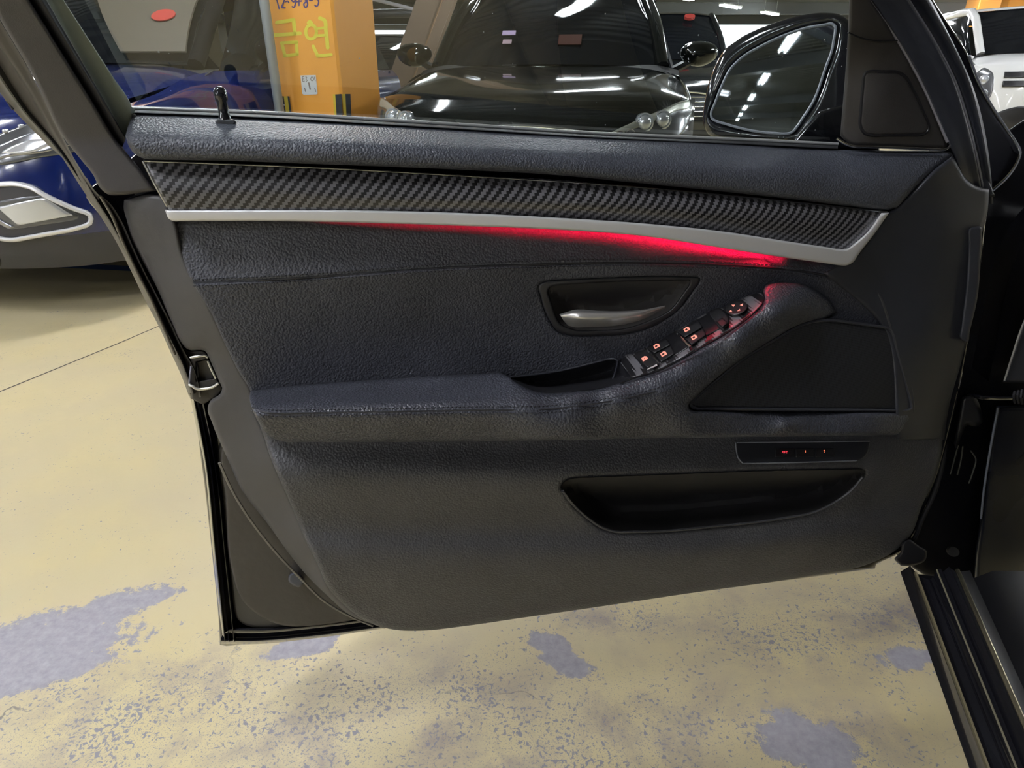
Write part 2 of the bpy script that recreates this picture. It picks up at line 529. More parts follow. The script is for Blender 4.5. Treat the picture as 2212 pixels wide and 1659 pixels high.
# ================================================================ the garage
def floor_mat():
    m, t, p = new_mat('epoxy_floor')
    tc = node(t, 'ShaderNodeTexCoord'); pos = tc.outputs['Object']
    def noise(sc, det=4, rough=.55, dist=0.0, vec=None):
        n = node(t, 'ShaderNodeTexNoise'); n.inputs['Scale'].default_value = sc; n.inputs['Detail'].default_value = det
        n.inputs['Roughness'].default_value = rough; n.inputs['Distortion'].default_value = dist
        lnk(t, vec or pos, n.inputs['Vector']); return n.outputs['Fac']
    n1, n2, n3 = noise(1.7, 5), noise(9, 6, .65), noise(60, 5, .7)
    base = mixc(t, mrange(t, n1, .3, .7), (.61, .515, .275), (.565, .49, .31))
    base = mixc(t, mrange(t, noise(4.5, 5), .42, .72, 0, .5), base, (.51, .445, .31))
    base = mixc(t, mrange(t, n2, .5, .8, 0, .35), base, (.64, .575, .32))
    # worn patches of bare concrete at fixed places on the floor
    blobs = [(40, 1400, .24, .10, .25), (215, 1325, .15, .055, .55), (60, 1455, .17, .05, .3), (1185, 1392, .055, .03, -.5), (1230, 1432, .07, .03, -.5),
             (1725, 1570, .06, .03, -.6), (1745, 1610, .10, .055, -.3), (1790, 1625, .05, .04, 0), (650, 1400, .075, .03, .3), (1960, 1420, .06, .03, .2)]
    wob = math_n(t, 'MULTIPLY', math_n(t, 'SUBTRACT', noise(16, 6, .7), .5), 1.9)
    wob = math_n(t, 'ADD', wob, math_n(t, 'MULTIPLY', math_n(t, 'SUBTRACT', n3, .5), 1.1))
    acc = None; wide = None
    for (x, y, a, b, rot) in blobs:
        c = atz(x, y, 0.0)
        mp = node(t, 'ShaderNodeMapping', vector_type='TEXTURE')
        mp.inputs['Location'].default_value = tuple(c); mp.inputs['Rotation'].default_value = (0, 0, rot); mp.inputs['Scale'].default_value = (a, b, 1)
        lnk(t, pos, mp.inputs['Vector'])
        ln = node(t, 'ShaderNodeVectorMath', operation='LENGTH'); lnk(t, mp.outputs[0], ln.inputs[0])
        v = ln.outputs['Value']
        acc = v if acc is None else math_n(t, 'MINIMUM', acc, v)
    worn = mrange(t, math_n(t, 'ADD', acc, wob), .98, .86)
    # speckled zones: many small chips, denser near given places
    zones = [(1700, 1370, .30, .14, -.2), (1360, 1340, .25, .07, 0), (1250, 1600, .5, .22, .1), (620, 1600, .45, .2, .1), (900, 1500, .4, .14, .1), (1900, 1330, .25, .16, .1), (420, 1480, .3, .12, .1), (230, 1580, .42, .20, .1), (980, 1570, .22, .10, .5), (1750, 1590, .25, .1, 0)]
    for (x, y, a, b, rot) in zones:
        c = atz(x, y, 0.0)
        mp = node(t, 'ShaderNodeMapping', vector_type='TEXTURE')
        mp.inputs['Location'].default_value = tuple(c); mp.inputs['Rotation'].default_value = (0, 0, rot); mp.inputs['Scale'].default_value = (a, b, 1)
        lnk(t, pos, mp.inputs['Vector'])
        ln = node(t, 'ShaderNodeVectorMath', operation='LENGTH'); lnk(t, mp.outputs[0], ln.inputs[0])
        v = mrange(t, ln.outputs['Value'], 1.3, .2)
        wide = v if wide is None else math_n(t, 'MAXIMUM', wide, v)
    spk = math_n(t, 'ADD', noise(120, 5, .62, .5), math_n(t, 'MULTIPLY', wide, .10))
    chips = mrange(t, math_n(t, 'ADD', spk, math_n(t, 'MULTIPLY', math_n(t, 'SUBTRACT', noise(8, 5, .65), .5), .40)), .662, .692)
    fine = mrange(t, math_n(t, 'ADD', noise(330, 4, .7), math_n(t, 'MULTIPLY', wide, .07)), .63, .67, 0, .85)
    grime = math_n(t, 'MULTIPLY', mrange(t, noise(5.5, 6, .65, .3), .46, .62), math_n(t, 'MULTIPLY', wide, 1.0))
    conc = mixc(t, mrange(t, n3, .3, .7), (.29, .28, .31), (.41, .395, .425))
    col = mixc(t, grime, base, (.37, .315, .25))
    col = mixc(t, math_n(t, 'MULTIPLY', fine, math_n(t, 'ADD', math_n(t, 'MULTIPLY', wide, .8), .15)), col, (.25, .24, .25))
    col = mixc(t, chips, col, (.27, .265, .29))
    col = mixc(t, worn, col, conc)
    cr = node(t, 'ShaderNodeTexVoronoi', feature='DISTANCE_TO_EDGE'); cr.inputs['Scale'].default_value = 1.9
    wv = node(t, 'ShaderNodeTexNoise'); wv.inputs['Scale'].default_value = 6; wv.inputs['Detail'].default_value = 6; lnk(t, pos, wv.inputs['Vector'])
    ws = node(t, 'ShaderNodeVectorMath', operation='SCALE'); ws.inputs['Scale'].default_value = .22; lnk(t, wv.outputs['Color'], ws.inputs[0])
    wa = node(t, 'ShaderNodeVectorMath', operation='ADD'); lnk(t, pos, wa.inputs[0]); lnk(t, ws.outputs[0], wa.inputs[1]); lnk(t, wa.outputs[0], cr.inputs['Vector'])
    crack = math_n(t, 'MULTIPLY', mrange(t, cr.outputs['Distance'], .0045, .0015), math_n(t, 'MULTIPLY', mrange(t, noise(2.3, 3), .5, .6), mrange(t, wide, .1, .5)))
    col = mixc(t, math_n(t, 'MULTIPLY', crack, .8), col, (.16, .15, .15))
    lnk(t, col, p.inputs['Base Color'])
    rg = mrange(t, n2, .3, .7, .36, .52)
    mx = node(t, 'ShaderNodeMix'); lnk(t, math_n(t, 'MAXIMUM', worn, chips), mx.inputs[0]); lnk(t, rg, mx.inputs[2]); mx.inputs[3].default_value = .8
    lnk(t, mx.outputs[0], p.inputs['Roughness'])
    bp = node(t, 'ShaderNodeBump'); bp.inputs['Strength'].default_value = .35; bp.inputs['Distance'].default_value = .0015
    lnk(t, math_n(t, 'SUBTRACT', math_n(t, 'MULTIPLY', n3, .6), math_n(t, 'MULTIPLY', math_n(t, 'MAXIMUM', worn, chips), 1.0)), bp.inputs['Height'])
    lnk(t, bp.outputs[0], p.inputs['Normal'])
    return m
def plane(name, corners, mat, label=None):
    o = mesh_obj(name, corners, [list(range(len(corners)))], mat, smooth=False)
    return tag(o, kind='structure', label=label)
X0, X1, Y0, Y1 = -16.0, 22.0, -18.0, 33.0
plane('floor', [(X0, Y0, 0), (X1, Y0, 0), (X1, Y1, 0), (X0, Y1, 0)], floor_mat(), 'worn yellow epoxy garage floor with bare grey patches')
def deck_mat():
    m, t, p = new_mat('ceiling_deck')
    tc = node(t, 'ShaderNodeTexCoord')
    wv = node(t, 'ShaderNodeTexWave', wave_type='BANDS', bands_direction='Y'); wv.inputs['Scale'].default_value = 1.6; wv.inputs['Distortion'].default_value = 0
    lnk(t, tc.outputs['Object'], wv.inputs['Vector'])
    b = node(t, 'ShaderNodeBump'); b.inputs['Strength'].default_value = 1.0; b.inputs['Distance'].default_value = .05
    lnk(t, wv.outputs['Fac'], b.inputs['Height']); lnk(t, b.outputs[0], p.inputs['Normal'])
    nz = node(t, 'ShaderNodeTexNoise'); nz.inputs['Scale'].default_value = 1.2; lnk(t, tc.outputs['Object'], nz.inputs['Vector'])
    lnk(t, mixc(t, nz.outputs['Fac'], (.10, .105, .10), (.17, .175, .17)), p.inputs['Base Color'])
    p.inputs['Roughness'].default_value = .7
    return m
plane('ceiling', [(X0, Y0, CEIL_Z), (X0, Y1, CEIL_Z), (X1, Y1, CEIL_Z), (X1, Y0, CEIL_Z)], deck_mat(), 'dark corrugated garage ceiling')
WALL = simple('garage_wall', (.30, .30, .29), .8, bump=(8, .3, .01))
plane('wall_left', [(X0, Y0, 0), (X0, Y1, 0), (X0, Y1, CEIL_Z), (X0, Y0, CEIL_Z)], WALL)
plane('wall_back', [(X1, Y0, 0), (X0, Y0, 0), (X0, Y0, CEIL_Z), (X1, Y0, CEIL_Z)], WALL)
plane('wall_right', [(X1, Y1, 0), (X1, Y0, 0), (X1, Y0, CEIL_Z), (X1, Y1, CEIL_Z)], WALL)
# far wall with daylight openings
V, Fc = join_geo([box_geo(((X0 - 7.2) / 2, Y1, CEIL_Z / 2), (-7.2 - X0, .25, CEIL_Z)), box_geo((1.0, Y1, CEIL_Z / 2), (8.4, .25, CEIL_Z)),
                  box_geo((-5.2, Y1, .5), (4.0, .25, 1.0)), box_geo((-5.2, Y1, 3.0), (4.0, .25, .4)), box_geo((13.6, Y1, .3), (16.8, .25, .6))])
tag(mesh_obj('wall_front', V, Fc, WALL, smooth=False), kind='structure', label='far garage wall with bright daylight openings')
BEAM = simple('steel_beam', (.12, .125, .12), .6)
k = 1
for y in np.arange(-15.5, 32, 5.1):
    V, Fc = join_geo([box_geo(((X0 + X1) / 2, y, CEIL_Z - .005), (X1 - X0, .22, .03)), box_geo(((X0 + X1) / 2, y, CEIL_Z - .17), (X1 - X0, .025, .32)), box_geo(((X0 + X1) / 2, y, CEIL_Z - .33), (X1 - X0, .22, .025))])
    tag(mesh_obj('trim_%d' % k, V, Fc, BEAM, smooth=False), kind='structure'); k += 1
# painted blue bay line and the dark saw-cut joint, both on the floor
def ribbon(name, pts, w, z, mat, parent=None):
    P = np.array([atz(x, y, z) for x, y in pts]); V = []
    for i in range(len(P)):
        t_ = P[min(i + 1, len(P) - 1)] - P[max(i - 1, 0)]; t_[2] = 0; t_ /= np.linalg.norm(t_); s = np.array([-t_[1], t_[0], 0]) * w / 2
        V += [P[i] + s, P[i] - s]
    return mesh_obj(name, V, [[2*i, 2*i+1, 2*i+3, 2*i+2] for i in range(len(P) - 1)], mat, parent, smooth=False)
tag(ribbon('trim_%d' % k, [(-60, 566), (100, 571), (285, 580), (520, 592)], .10, .001, simple('blue_marking', (.03, .09, .30), .5)), kind='structure', label='blue painted bay line on the floor'); k += 1
tag(ribbon('trim_%d' % k, [(-40, 862), (120, 797), (250, 744), (400, 680), (520, 628)], .007, .0008, simple('floor_joint', (.06, .055, .05), .9)), kind='structure', label='dark saw-cut joint across the floor'); k += 1

# lamps: twin-tube fittings in rows
LAMP = simple('lamp_tube', (.9, .95, .95), .4, emit=(.93, .945, 1.0), es=TUBE_POWER)
LHOUS = simple('lamp_housing', (.7, .72, .72), .5)
G_ = np.array([-.64, -.768]); Q_ = np.array([.768, -.64])   # lamp rows run along G_, rows are spaced along Q_
M0 = np.array([-2.18, -3.37])                                # the row the wing mirror looks along
def lamp_fit(x, y, rz):
    global lamp0
    if lamp0 is None:
        o = lamp0 = empty('ceiling_light', (x, y, CEIL_Z - .36), rz, local=True)
        V, Fc = box_geo((0, 0, -.02), (.18, 1.28, .04), bev=.008); mesh_obj('housing', V, Fc, LHOUS, o, smooth=False)
        for s in (-.055, .055):
            V, Fc = tube_geo(np.array([[s, -.6, -.065], [s, .6, -.065]]), .02, sides=8); mesh_obj('tube', V, Fc, LAMP, o)
        for q in (-.5, .5):
            V, Fc = tube_geo(np.array([[0, q, -.01], [0, q, .36]]), .008, sides=6); mesh_obj('hanger', V, Fc, LHOUS, o)
    else:
        o = dup_tree(lamp0); o.location = (x, y, CEIL_Z - .36); o.rotation_euler = (0, 0, rz)
    tag(o, 'white twin-tube lamp hanging in a row under the garage ceiling', 'ceiling light', 'twin-tube ceiling lights')
lamp0 = None
RZ_ = math.atan2(G_[1], G_[0]) - math.pi / 2
for j in (-9.5, -3.9, 0, 3.6, 7.2, 10.8, 14.4):
    for i in range(-12, 8):
        p = M0 + Q_ * j + G_ * 3.07 * i
        if not (X0 + 1 < p[0] < X1 - 1 and Y0 + 1 < p[1] < 26): continue
        if j < -5 and p[1] < 2.5: continue
        if j > 0 and p[1] < 4.0: continue      # the bays behind our own car are unlit
        if j == 0 and p[0] > 0 and p[1] < 2.5: continue
        if math.hypot(p[0], p[1]) < 3.4: continue
        lamp_fit(p[0], p[1], RZ_)
lamp_fit(-1.15, -.05, RZ_)  # added lamp outside the rows, out of view, to light door and armrest

# ---------------------------------------------------------------- orange pillar
def patch_n(*a): pass
kp_ = .95
PB = np.array([-1.045, 4.40, 0]) * kp_; PA = np.array([-1.475, 4.49, 0]) * kp_; PC = np.array([-.865, 4.74, 0]) * kp_
pil = empty('concrete_pillar', tuple((PA + PC) / 2))
tag(pil, 'orange painted concrete pillar with yellow lettering behind the door glass', 'pillar', kind='thing')
ORA = simple('orange_paint', (.84, .36, .045), .5, bump=(25, .12, .004))
PD = PA + PC - PB
V = []
ch = .012
for z in (0, CEIL_Z):
    for P_, q1, q2 in ((PA, PD, PB), (PB, PA, PC), (PC, PB, PD), (PD, PC, PA)):
        for q in (q1, q2):
            e = (q - P_) / np.linalg.norm(q - P_); V.append(P_ + e * ch + np.array([0, 0, z]))
mesh_obj('column', V, [[i, (i + 1) % 8, 8 + (i + 1) % 8, 8 + i] for i in range(8)] + [list(range(8))[::-1], list(range(8, 16))], ORA, pil, smooth=False)
fx = (PB - PA) / np.linalg.norm(PB - PA); fn = np.array([fx[1], -fx[0], 0])
sx = (PC - PB) / np.linalg.norm(PC - PB); sn = np.array([sx[1], -sx[0], 0])
def on_face(x, y, off, front=True):
    P0, nn = (PB, fn) if front else (PB, sn)
    d = ray(x, y); t_ = ((P0 - CAM) @ nn + off) / (d @ nn)
    return CAM + d * t_[..., None]
def stroke_geo(pts, w, front=True, off=.0015):
    q = spline(np.array(pts, float), step=2.0) if len(pts) > 2 else spline(np.array(pts, float), N=6)
    t_ = np.gradient(q, axis=0); t_ /= np.maximum(np.linalg.norm(t_, axis=1), 1e-9)[:, None]; s = np.stack([-t_[:, 1], t_[:, 0]], 1) * w / 2
    L = np.concatenate([q[:1] - t_[:1] * w * .35, q, q[-1:] + t_[-1:] * w * .35]); ss = np.concatenate([s[:1] * .5, s, s[-1:] * .5])
    l = on_face(*(L + ss).T, off, front); r_ = on_face(*(L - ss).T, off, front); n = len(L)
    return np.concatenate([l, r_]), [[i, i + 1, n + i + 1, n + i] for i in range(n - 1)]
def line(a, b): return [a, ((a[0] + b[0]) / 2, (a[1] + b[1]) / 2), b]
YEL = simple('yellow_brush_paint', (.75, .66, .06), .6)
k1 = [stroke_geo(line((597, 49), (634, 43)), 8), stroke_geo(line((634, 42), (637, 74)), 8), stroke_geo(line((592, 76), (649, 72)), 8),
      stroke_geo(line((609, 94), (616, 122)), 7), stroke_geo(line((607, 93), (642, 91)), 7), stroke_geo(line((640, 92), (642, 117)), 7), stroke_geo(line((614, 121), (643, 117)), 7)]
an = np.linspace(0, 2 * math.pi, 15)
k2 = [stroke_geo([(672 + 11.5 * math.cos(a), 69 + 15.5 * math.sin(a)) for a in an], 7), stroke_geo([(665, 50), (669, 46), (674, 50)], 6), stroke_geo(line((682, 62), (702, 60)), 6), stroke_geo(line((684, 77), (703, 76)), 6),
      stroke_geo([(690, 39), (700, 43), (704, 66), (708, 104)], 8), stroke_geo(line((676, 99), (687, 122)), 7), stroke_geo(line((686, 121), (716, 118)), 7)]
V, Fc = join_geo(k1 + k2); mesh_obj('lettering', V, Fc, YEL, pil, smooth=False)['label'] = 'yellow brushed Korean no smoking lettering'
NAVY = simple('navy_marker', (.05, .03, .16), .6)
k3 = [stroke_geo(line((594, -16), (603, 19)), 3.2), stroke_geo([(606, -10), (613, -14), (616, -6), (609, 16), (616, 17)], 3.4), stroke_geo([(617, 4), (621, 2), (624, 6)], 3),
      stroke_geo([(640, -12), (632, -12), (629, -2), (634, 4), (639, -2), (639, -12), (638, 8), (634, 16), (631, 14)], 3.2), stroke_geo(line((640, 4), (652, 2)), 3), stroke_geo(line((646, -6), (646, 12)), 3),
      stroke_geo([(664, -10), (658, -12), (655, -5), (663, 3), (664, 12), (660, 16), (656, 10), (663, 1), (666, -6), (662, -12)], 3.2), stroke_geo([(668, 0), (672, 1), (675, 0)], 3),
      stroke_geo([(690, -14), (680, -12), (680, -3), (687, 0), (687, 10), (683, 14), (680, 11)], 3.2)]
V, Fc = join_geo(k3); mesh_obj('writing', V, Fc, NAVY, pil, smooth=False)['label'] = 'navy handwritten numbers'
def face_quad(pts, off, front=True):
    P = np.array(pts, float); a = on_face(P[:, 0], P[:, 1], off, front); b = on_face(P[:, 0], P[:, 1], 0.0, front); n = len(P)
    return np.concatenate([a, b]), [list(range(n))] + [[i, n + i, n + (i + 1) % n, (i + 1) % n] for i in range(n)]
V, Fc = face_quad([(649, 163), (682, 162), (686, 202), (683, 204), (656, 205), (653, 202)], .003)
stk = fix_normals(mesh_obj('sticker', V, Fc, simple('sticker_white', (.62, .64, .66), .5), pil, smooth=False))
GRY = simple('sticker_print', (.20, .16, .15), .6)
V, Fc = join_geo([stroke_geo(s, w, off=.0042) for s, w in [
    (line((653, 166), (657, 165)), 1.4), (line((653, 166), (654, 176)), 1.4), (line((654, 171), (657, 170)), 1.2), (line((655, 176), (658, 175)), 1.4), ([(660, 166), (663, 167), (661, 171), (664, 174), (661, 176)], 1.4),
    ([(673, 166), (671, 170), (674, 175), (677, 173), (676, 167), (673, 166)], 1.4), (line((679, 166), (681, 175)), 1.4), (line((667, 179), (670, 193)), 3.2), (line((658, 190), (660, 198)), 2), (line((680, 191), (682, 198)), 2)]])
mesh_obj('print', V, Fc, GRY, stk, smooth=False)
GUARDB, GUARDY = simple('guard_black', (.02, .02, .022), .6), simple('guard_yellow', (.62, .45, .03), .6)
def guard(fpts, spts):
    for nm, pts, m, fr in fpts + spts:
        V, Fc = face_quad(pts, .012, fr); fix_normals(mesh_obj(nm, V, Fc, m, pil, smooth=False))
guard([('corner_guard', [(601, 208), (613, 208), (640, 420), (628, 420)], GUARDB, True), ('guard_stripe', [(613, 208), (621, 208), (648, 420), (640, 420)], GUARDY, True), ('guard_edge', [(621, 208), (625, 208), (652, 420), (648, 420)], GUARDB, True)], [])
guard([('guard_stripe', [(719, 204), (724, 204), (738, 420), (733, 420)], GUARDY, True), ('corner_guard', [(724, 204), (737.5, 203), (750, 420), (738, 420)], GUARDB, True)],
      [('guard_stripe', [(739.5, 203), (746, 203), (757, 420), (751, 420)], GUARDY, False), ('corner_guard', [(746, 203), (757, 203), (768, 420), (757, 420)], GUARDB, False)])
# grey drain pipe in front of the pillar, with clamps
PY = 4.12
pz = aty(587., 120., PY)
pp = empty('drain_pipe', (pz[0], PY, 0)); tag(pp, 'grey vertical drain pipe standing beside the orange pillar', 'pipe')
V, Fc = tube_geo(np.array([[pz[0], PY, 0], [pz[0], PY, CEIL_Z]]), .027, sides=14); mesh_obj('tube', V, Fc, simple('galvanised_pipe', (.36, .39, .42), .4, metal=.2), pp)
for z in (.4, 1.55, 2.6):
    V, Fc = tube_geo(np.array([[pz[0], PY, z - .015], [pz[0], PY, z + .015]]), .033, sides=14); mesh_obj('clamp', V, Fc, BEAM, pp)
# leaning steel brace behind
b0, b1 = aty(868., 198., 7.6), aty(940., 0., 7.6)
dv = (b1 - b0) / (b1[2] - b0[2]); lo_ = b0 - dv * b0[2]; hi_ = b0 + dv * (CEIL_Z - b0[2])
br = empty('steel_brace', tuple(lo_)); tag(br, 'brown leaning steel brace standing between pillar and dark car', 'brace')
BRN = simple('brown_steel', (.23, .165, .115), .55)
def beam_geo(a, b, w, d, off=(0, 0, 0)):
    o_ = np.array(off); x = np.array([w / 2, 0, 0]); y = np.array([0, d / 2, 0])
    V = [p + o_ + s1 * x + s2 * y for p in (a, b) for s1, s2 in ((-1, -1), (1, -1), (1, 1), (-1, 1))]
    return np.array(V), [[0, 1, 5, 4], [1, 2, 6, 5], [2, 3, 7, 6], [3, 0, 4, 7], [3, 2, 1, 0], [4, 5, 6, 7]]
V, Fc = beam_geo(lo_, hi_, .38, .02, (0, 0, 0)); mesh_obj('flange', V, Fc, BRN, br, smooth=False)
V, Fc = beam_geo(lo_, hi_, .38, .02, (0, .3, 0)); mesh_obj('flange', V, Fc, BRN, br, smooth=False)
V, Fc = beam_geo(lo_, hi_, .02, .28, (.06, .15, 0)); mesh_obj('web', V, Fc, BRN, br, smooth=False)
V, Fc = beam_geo(lo_, hi_, .012, .03, (.075, -.02, 0)); mesh_obj('rib', V, Fc, simple('brown_edge', (.34, .21, .12), .5), br, smooth=False)
# pipes under the ceiling left of the brace
for nm, (xa, ya), (xb, yb), Y, r_, lab in (('ceiling_pipe', (790, -6), (893, 20), 9.0, .02, 'thin pale ceiling pipe above the dark pipe'), ('ceiling_pipe', (800, 30), (893, 28), 9.4, .05, 'thick dark ceiling pipe under the thin pale one')):
    a, b = aty(float(xa), float(ya), Y), aty(float(xb), float(yb), Y); d_ = b - a
    V, Fc = tube_geo(np.array([a - d_ * 3, b + d_ * .05]), r_, sides=10); o = mesh_obj(nm, V, Fc, simple('pipe_paint', (.4, .38, .4) if r_ < .03 else (.03, .03, .03), .5)); tag(o, lab, 'pipe')
for i, (px, Y) in enumerate(((2100, 19.0), (2160, 24.0))):
    c = aty(float(px), 100., Y); o = empty('concrete_pillar', (c[0], Y, 0)); tag(o, ('nearer' if i == 0 else 'farther') + ' orange pillar in the distance above the white van', 'pillar', kind='thing')
    V, Fc = box_geo((c[0], Y, CEIL_Z / 2), (.55, .55, CEIL_Z), bev=.02); mesh_obj('column', V, Fc, ORA, o, smooth=False)
    V, Fc = box_geo((c[0], Y, .5), (.58, .58, 1.0), bev=.03); mesh_obj('corner_guard', V, Fc, GUARDB, o, smooth=False)
# ================================================================ the open car door
door = empty('car_door', (-.407, .70, .28))
tag(door, 'open black car door with leather trim, carbon strip and glass', 'car door', kind='thing')

# painted steel shell behind everything, with its rear flange
S = [(185, 420), (217, 467), (241, 505), (284, 587), (313, 648), (341, 701), (392, 812), (413, 868), (435, 1000), (457, 1190), (471, 1325), (475, 1393, 'c'), (490, 1396), (672, 1375, 'c'), (673, 1379, 'c'), (823, 1358), (1100, 1330),
     (1500, 1280), (1890, 1228, 'c'), (1893, 1218, 'c'), (1950, 1190), (2015, 1060), (2060, 900), (2100, 700), (2128, 500), (2135, 400), (1900, 380), (1000, 330), (330, 300, 'c')]
sheet('door_shell', S, -.045, PAINT, door, r=6, R=.006, skirt=.07, step=36, ostep=14)
fl = [(470, 1000), (486, 1190), (497, 1290), (508, 1332), (530, 1350), (580, 1361), (680, 1356), (800, 1338), (840, 1320), (700, 1200), (560, 1050), (500, 960)]
sheet('inner_plate', [(474, 960), (482, 1081), (496, 1230), (505, 1310), (513, 1337), (530, 1350), (566, 1356), (680, 1350), (860, 1325), (900, 1250), (640, 1000), (500, 900)], -.038, simple('dull_black_paint', (.045, .043, .042), .45, bump=(40, .1, .002)), door, r=5, R=.004, skirt=.01, step=24, ostep=8)
sheet('weather_panel', [(484, 960), (488, 1081), (500, 1230), (519, 1290), (565, 1333), (617, 1352), (671, 1352), (766, 1339), (880, 1310), (880, 1200), (700, 1000), (560, 900)], -.030, simple('weather_shield', (.050, .045, .040), .5, bump=(60, .35, .002)), door, r=5, R=.004, skirt=.012, step=22, ostep=7)
plug = sheet('plug', [(625, 1242), (636, 1236), (652, 1246), (656, 1260), (648, 1268), (632, 1264), (623, 1254)], -.012, simple('plug_grey', (.05, .055, .075), .35), door, r=5, R=.004, skirt=.02, step=5, ostep=3)
# grooved rear flange: ridges along the silhouette
rear = [(29, 250), (58, 269), (101, 310), (150, 346), (185, 420), (217, 467), (241, 505), (284, 587), (313, 648), (341, 701), (392, 812), (413, 868), (437, 1000), (457, 1190), (473, 1330), (478, 1388)]
def off(pts, dx, n): return [(x + dx, y, n) for x, y in pts]
lowr = [(411, 862), (437, 1000), (457, 1190), (472, 1330), (478, 1386)]
loft('rear_flange', [off(lowr, 1, -.050), off(lowr, 7, -.034), off(lowr, 13, -.040), off(lowr, 17, -.030), off(lowr, 21, -.040), off(lowr, 27, -.031), [(x + 31 * min(1, .35 + (y - 862) / 300), y, -.036) for x, y in lowr]], PAINT, door, nu=40, sub=4)
botr = [(478, 1372), (560, 1372), (672, 1362), (830, 1342)]
loft('bottom_flange', [[(x, y + 20 - (x - 478) * .012, -.045) for x, y in botr], [(x, y + 12, -.034) for x, y in botr], [(x, y + 4, -.040) for x, y in botr], [(x + 12, y - 8, -.032) for x, y in botr], [(x + 24, y - 16, -.036) for x, y in botr]], PAINT, door, nu=24, sub=4)
upr = [(128, 330), (185, 420), (217, 467), (241, 505), (284, 587), (313, 648), (341, 701), (392, 812), (408, 855)]
lip_up = [(214, 420), (236, 440), (262, 480), (284, 530), (312, 590), (338, 640), (372, 708), (392, 752), (418, 800), (432, 858)]
mid_up = [(175, 385), (205, 436), (232, 478), (255, 520), (297, 600), (326, 655), (352, 712), (390, 790), (412, 850)]
loft('seal_channel', [off(upr, 0, -.045), off(mid_up, -2, -.022), off(mid_up, 6, -.012), off(mid_up, 13, -.028), off(lip_up, -6, -.026), off(lip_up, 2, -.012)], simple('seal_grey', (.060, .054, .048), .42), door, nu=50, sub=4)
dtube('weather_seal', [(217, 424, -.006), (240, 462, -.006), (266, 524, -.006), (300, 596, -.006), (330, 655, -.006), (354, 710, -.006), (378, 766, -.006)], 2.6, simple('seal_shine', (.16, .14, .11), .3), door)

# hard trim flank, from the lip to the crease (rear edge of the trim)
crease = [(306, 342), (350, 425), (374, 483), (392, 555), (416, 606), (430, 628), (457, 680), (481, 733), (517, 805), (538, 842), (545, 884), (562, 925), (585, 990), (606, 1040), (632, 1098), (659, 1165), (686, 1219), (706, 1265), (740, 1304), (782, 1335), (834, 1358)]
lip = [(250, 428), (267, 450), (284, 515), (306, 560), (338, 620), (372, 701), (389, 737), (404, 754), (445, 760), (453, 776), (480, 839), (476, 850), (455, 865), (449, 880), (459, 915), (492, 992), (523, 1060), (577, 1130), (620, 1190), (660, 1240), (705, 1285), (755, 1328), (828, 1357)]
fo = [(x, y) for x, y in lip] + [(834, 1358, 'c')] + crease[::-1][1:-2] + [(345, 412, 'c'), (320, 416), (268, 432, 'c')]
fo = [(268, 432, 'c')] + [(x, y) for x, y in lip[1:]] + [(834, 1359, 'c')] + [(x + 6, y) for x, y in crease[::-1][1:-2]] + [(356, 425, 'c'), (330, 420)]
FL = Field([(265, 440, -.012), (300, 545, -.012), (372, 701, -.010), (404, 754, -.008), (450, 770, -.004), (480, 842, .0), (450, 880, -.008), (492, 992, -.008), (577, 1130, -.006), (660, 1240, -.004), (755, 1328, .0), (828, 1356, .004),
            (356, 425, .008), (392, 555, .011), (430, 628, .018), (481, 733, .015), (538, 842, .010), (562, 925, .014), (575, 965, .018), (590, 1002, .022), (606, 1040, .022), (632, 1098, .020), (659, 1165, .024), (706, 1265, .016), (782, 1335, .006), (300, 450, .0)])
sheet('rear_flank', fo, FL, PLA, door, r=10, R=.006, skirt=.03, step=11, ostep=7)
# outer lip line of the lower flank
dtube('trim_lip', [(474, 1000, -.012), (503, 1062, -.012), (532, 1110, -.012), (590, 1186, -.012), (646, 1246, -.012), (700, 1298, -.011), (756, 1331, -.008), (806, 1352, -.002)], 5, simple('lip_grey', (.13, .118, .10), .4), door, flat=.6)

# lower panel with the storage pocket
pocket = [(1213, 1054), (1217, 1044), (1227, 1037), (1246, 1033), (1457, 1025), (1688, 1017), (1856, 1014), (1868, 1018), (1866, 1030), (1842, 1056), (1803, 1085), (1765, 1104), (1688, 1120), (1534, 1138), (1419, 1148), (1334, 1149), (1304, 1141), (1265, 1115), (1234, 1085)]
LP = Bands([(540, 895, .020), (1000, 895, .020), (1800, 895, .004), (2050, 895, -.034)],
           [(560, 950, .020), (1000, 956, .022), (1500, 948, .020), (1800, 944, .010), (1940, 940, -.004), (2050, 936, -.034)],
           [(590, 1016, .038), (900, 1018, .047), (1230, 1020, .049), (1700, 1008, .042), (1860, 1002, .026), (1960, 1000, .008), (2050, 1000, -.022)],
           [(640, 1146, .032), (900, 1150, .034), (1250, 1150, .035), (1500, 1157, .034), (1750, 1128, .026), (1900, 1106, .008), (2010, 1085, -.012)],
           [(668, 1186, .039), (900, 1190, .043), (1250, 1190, .044), (1500, 1182, .042), (1750, 1154, .032), (1900, 1124, .010), (2010, 1100, -.010)],
           [(690, 1364, .010), (1000, 1354, .008), (1500, 1284, .006), (1890, 1222, -.008), (2010, 1150, -.016)])
lo_out = [(562, 925), (585, 990), (606, 1040), (632, 1098), (659, 1165), (686, 1219), (706, 1265), (740, 1304), (782, 1336), (834, 1357), (870, 1362), (915, 1362), (1000, 1353), (1250, 1317), (1500, 1280), (1700, 1252), (1840, 1229), (1890, 1213), (1942, 1183), (1967, 1156), (1991, 1094), (2026, 1013), (2037, 945), (2040, 905, 'c'), (1940, 915), (1500, 922), (1000, 925), (560, 905, 'c')]
lower = sheet('lower_panel', lo_out, LP, LOW, door, r=12, R=.007, skirt=.03, step=11, ostep=8, holes=[pocket])
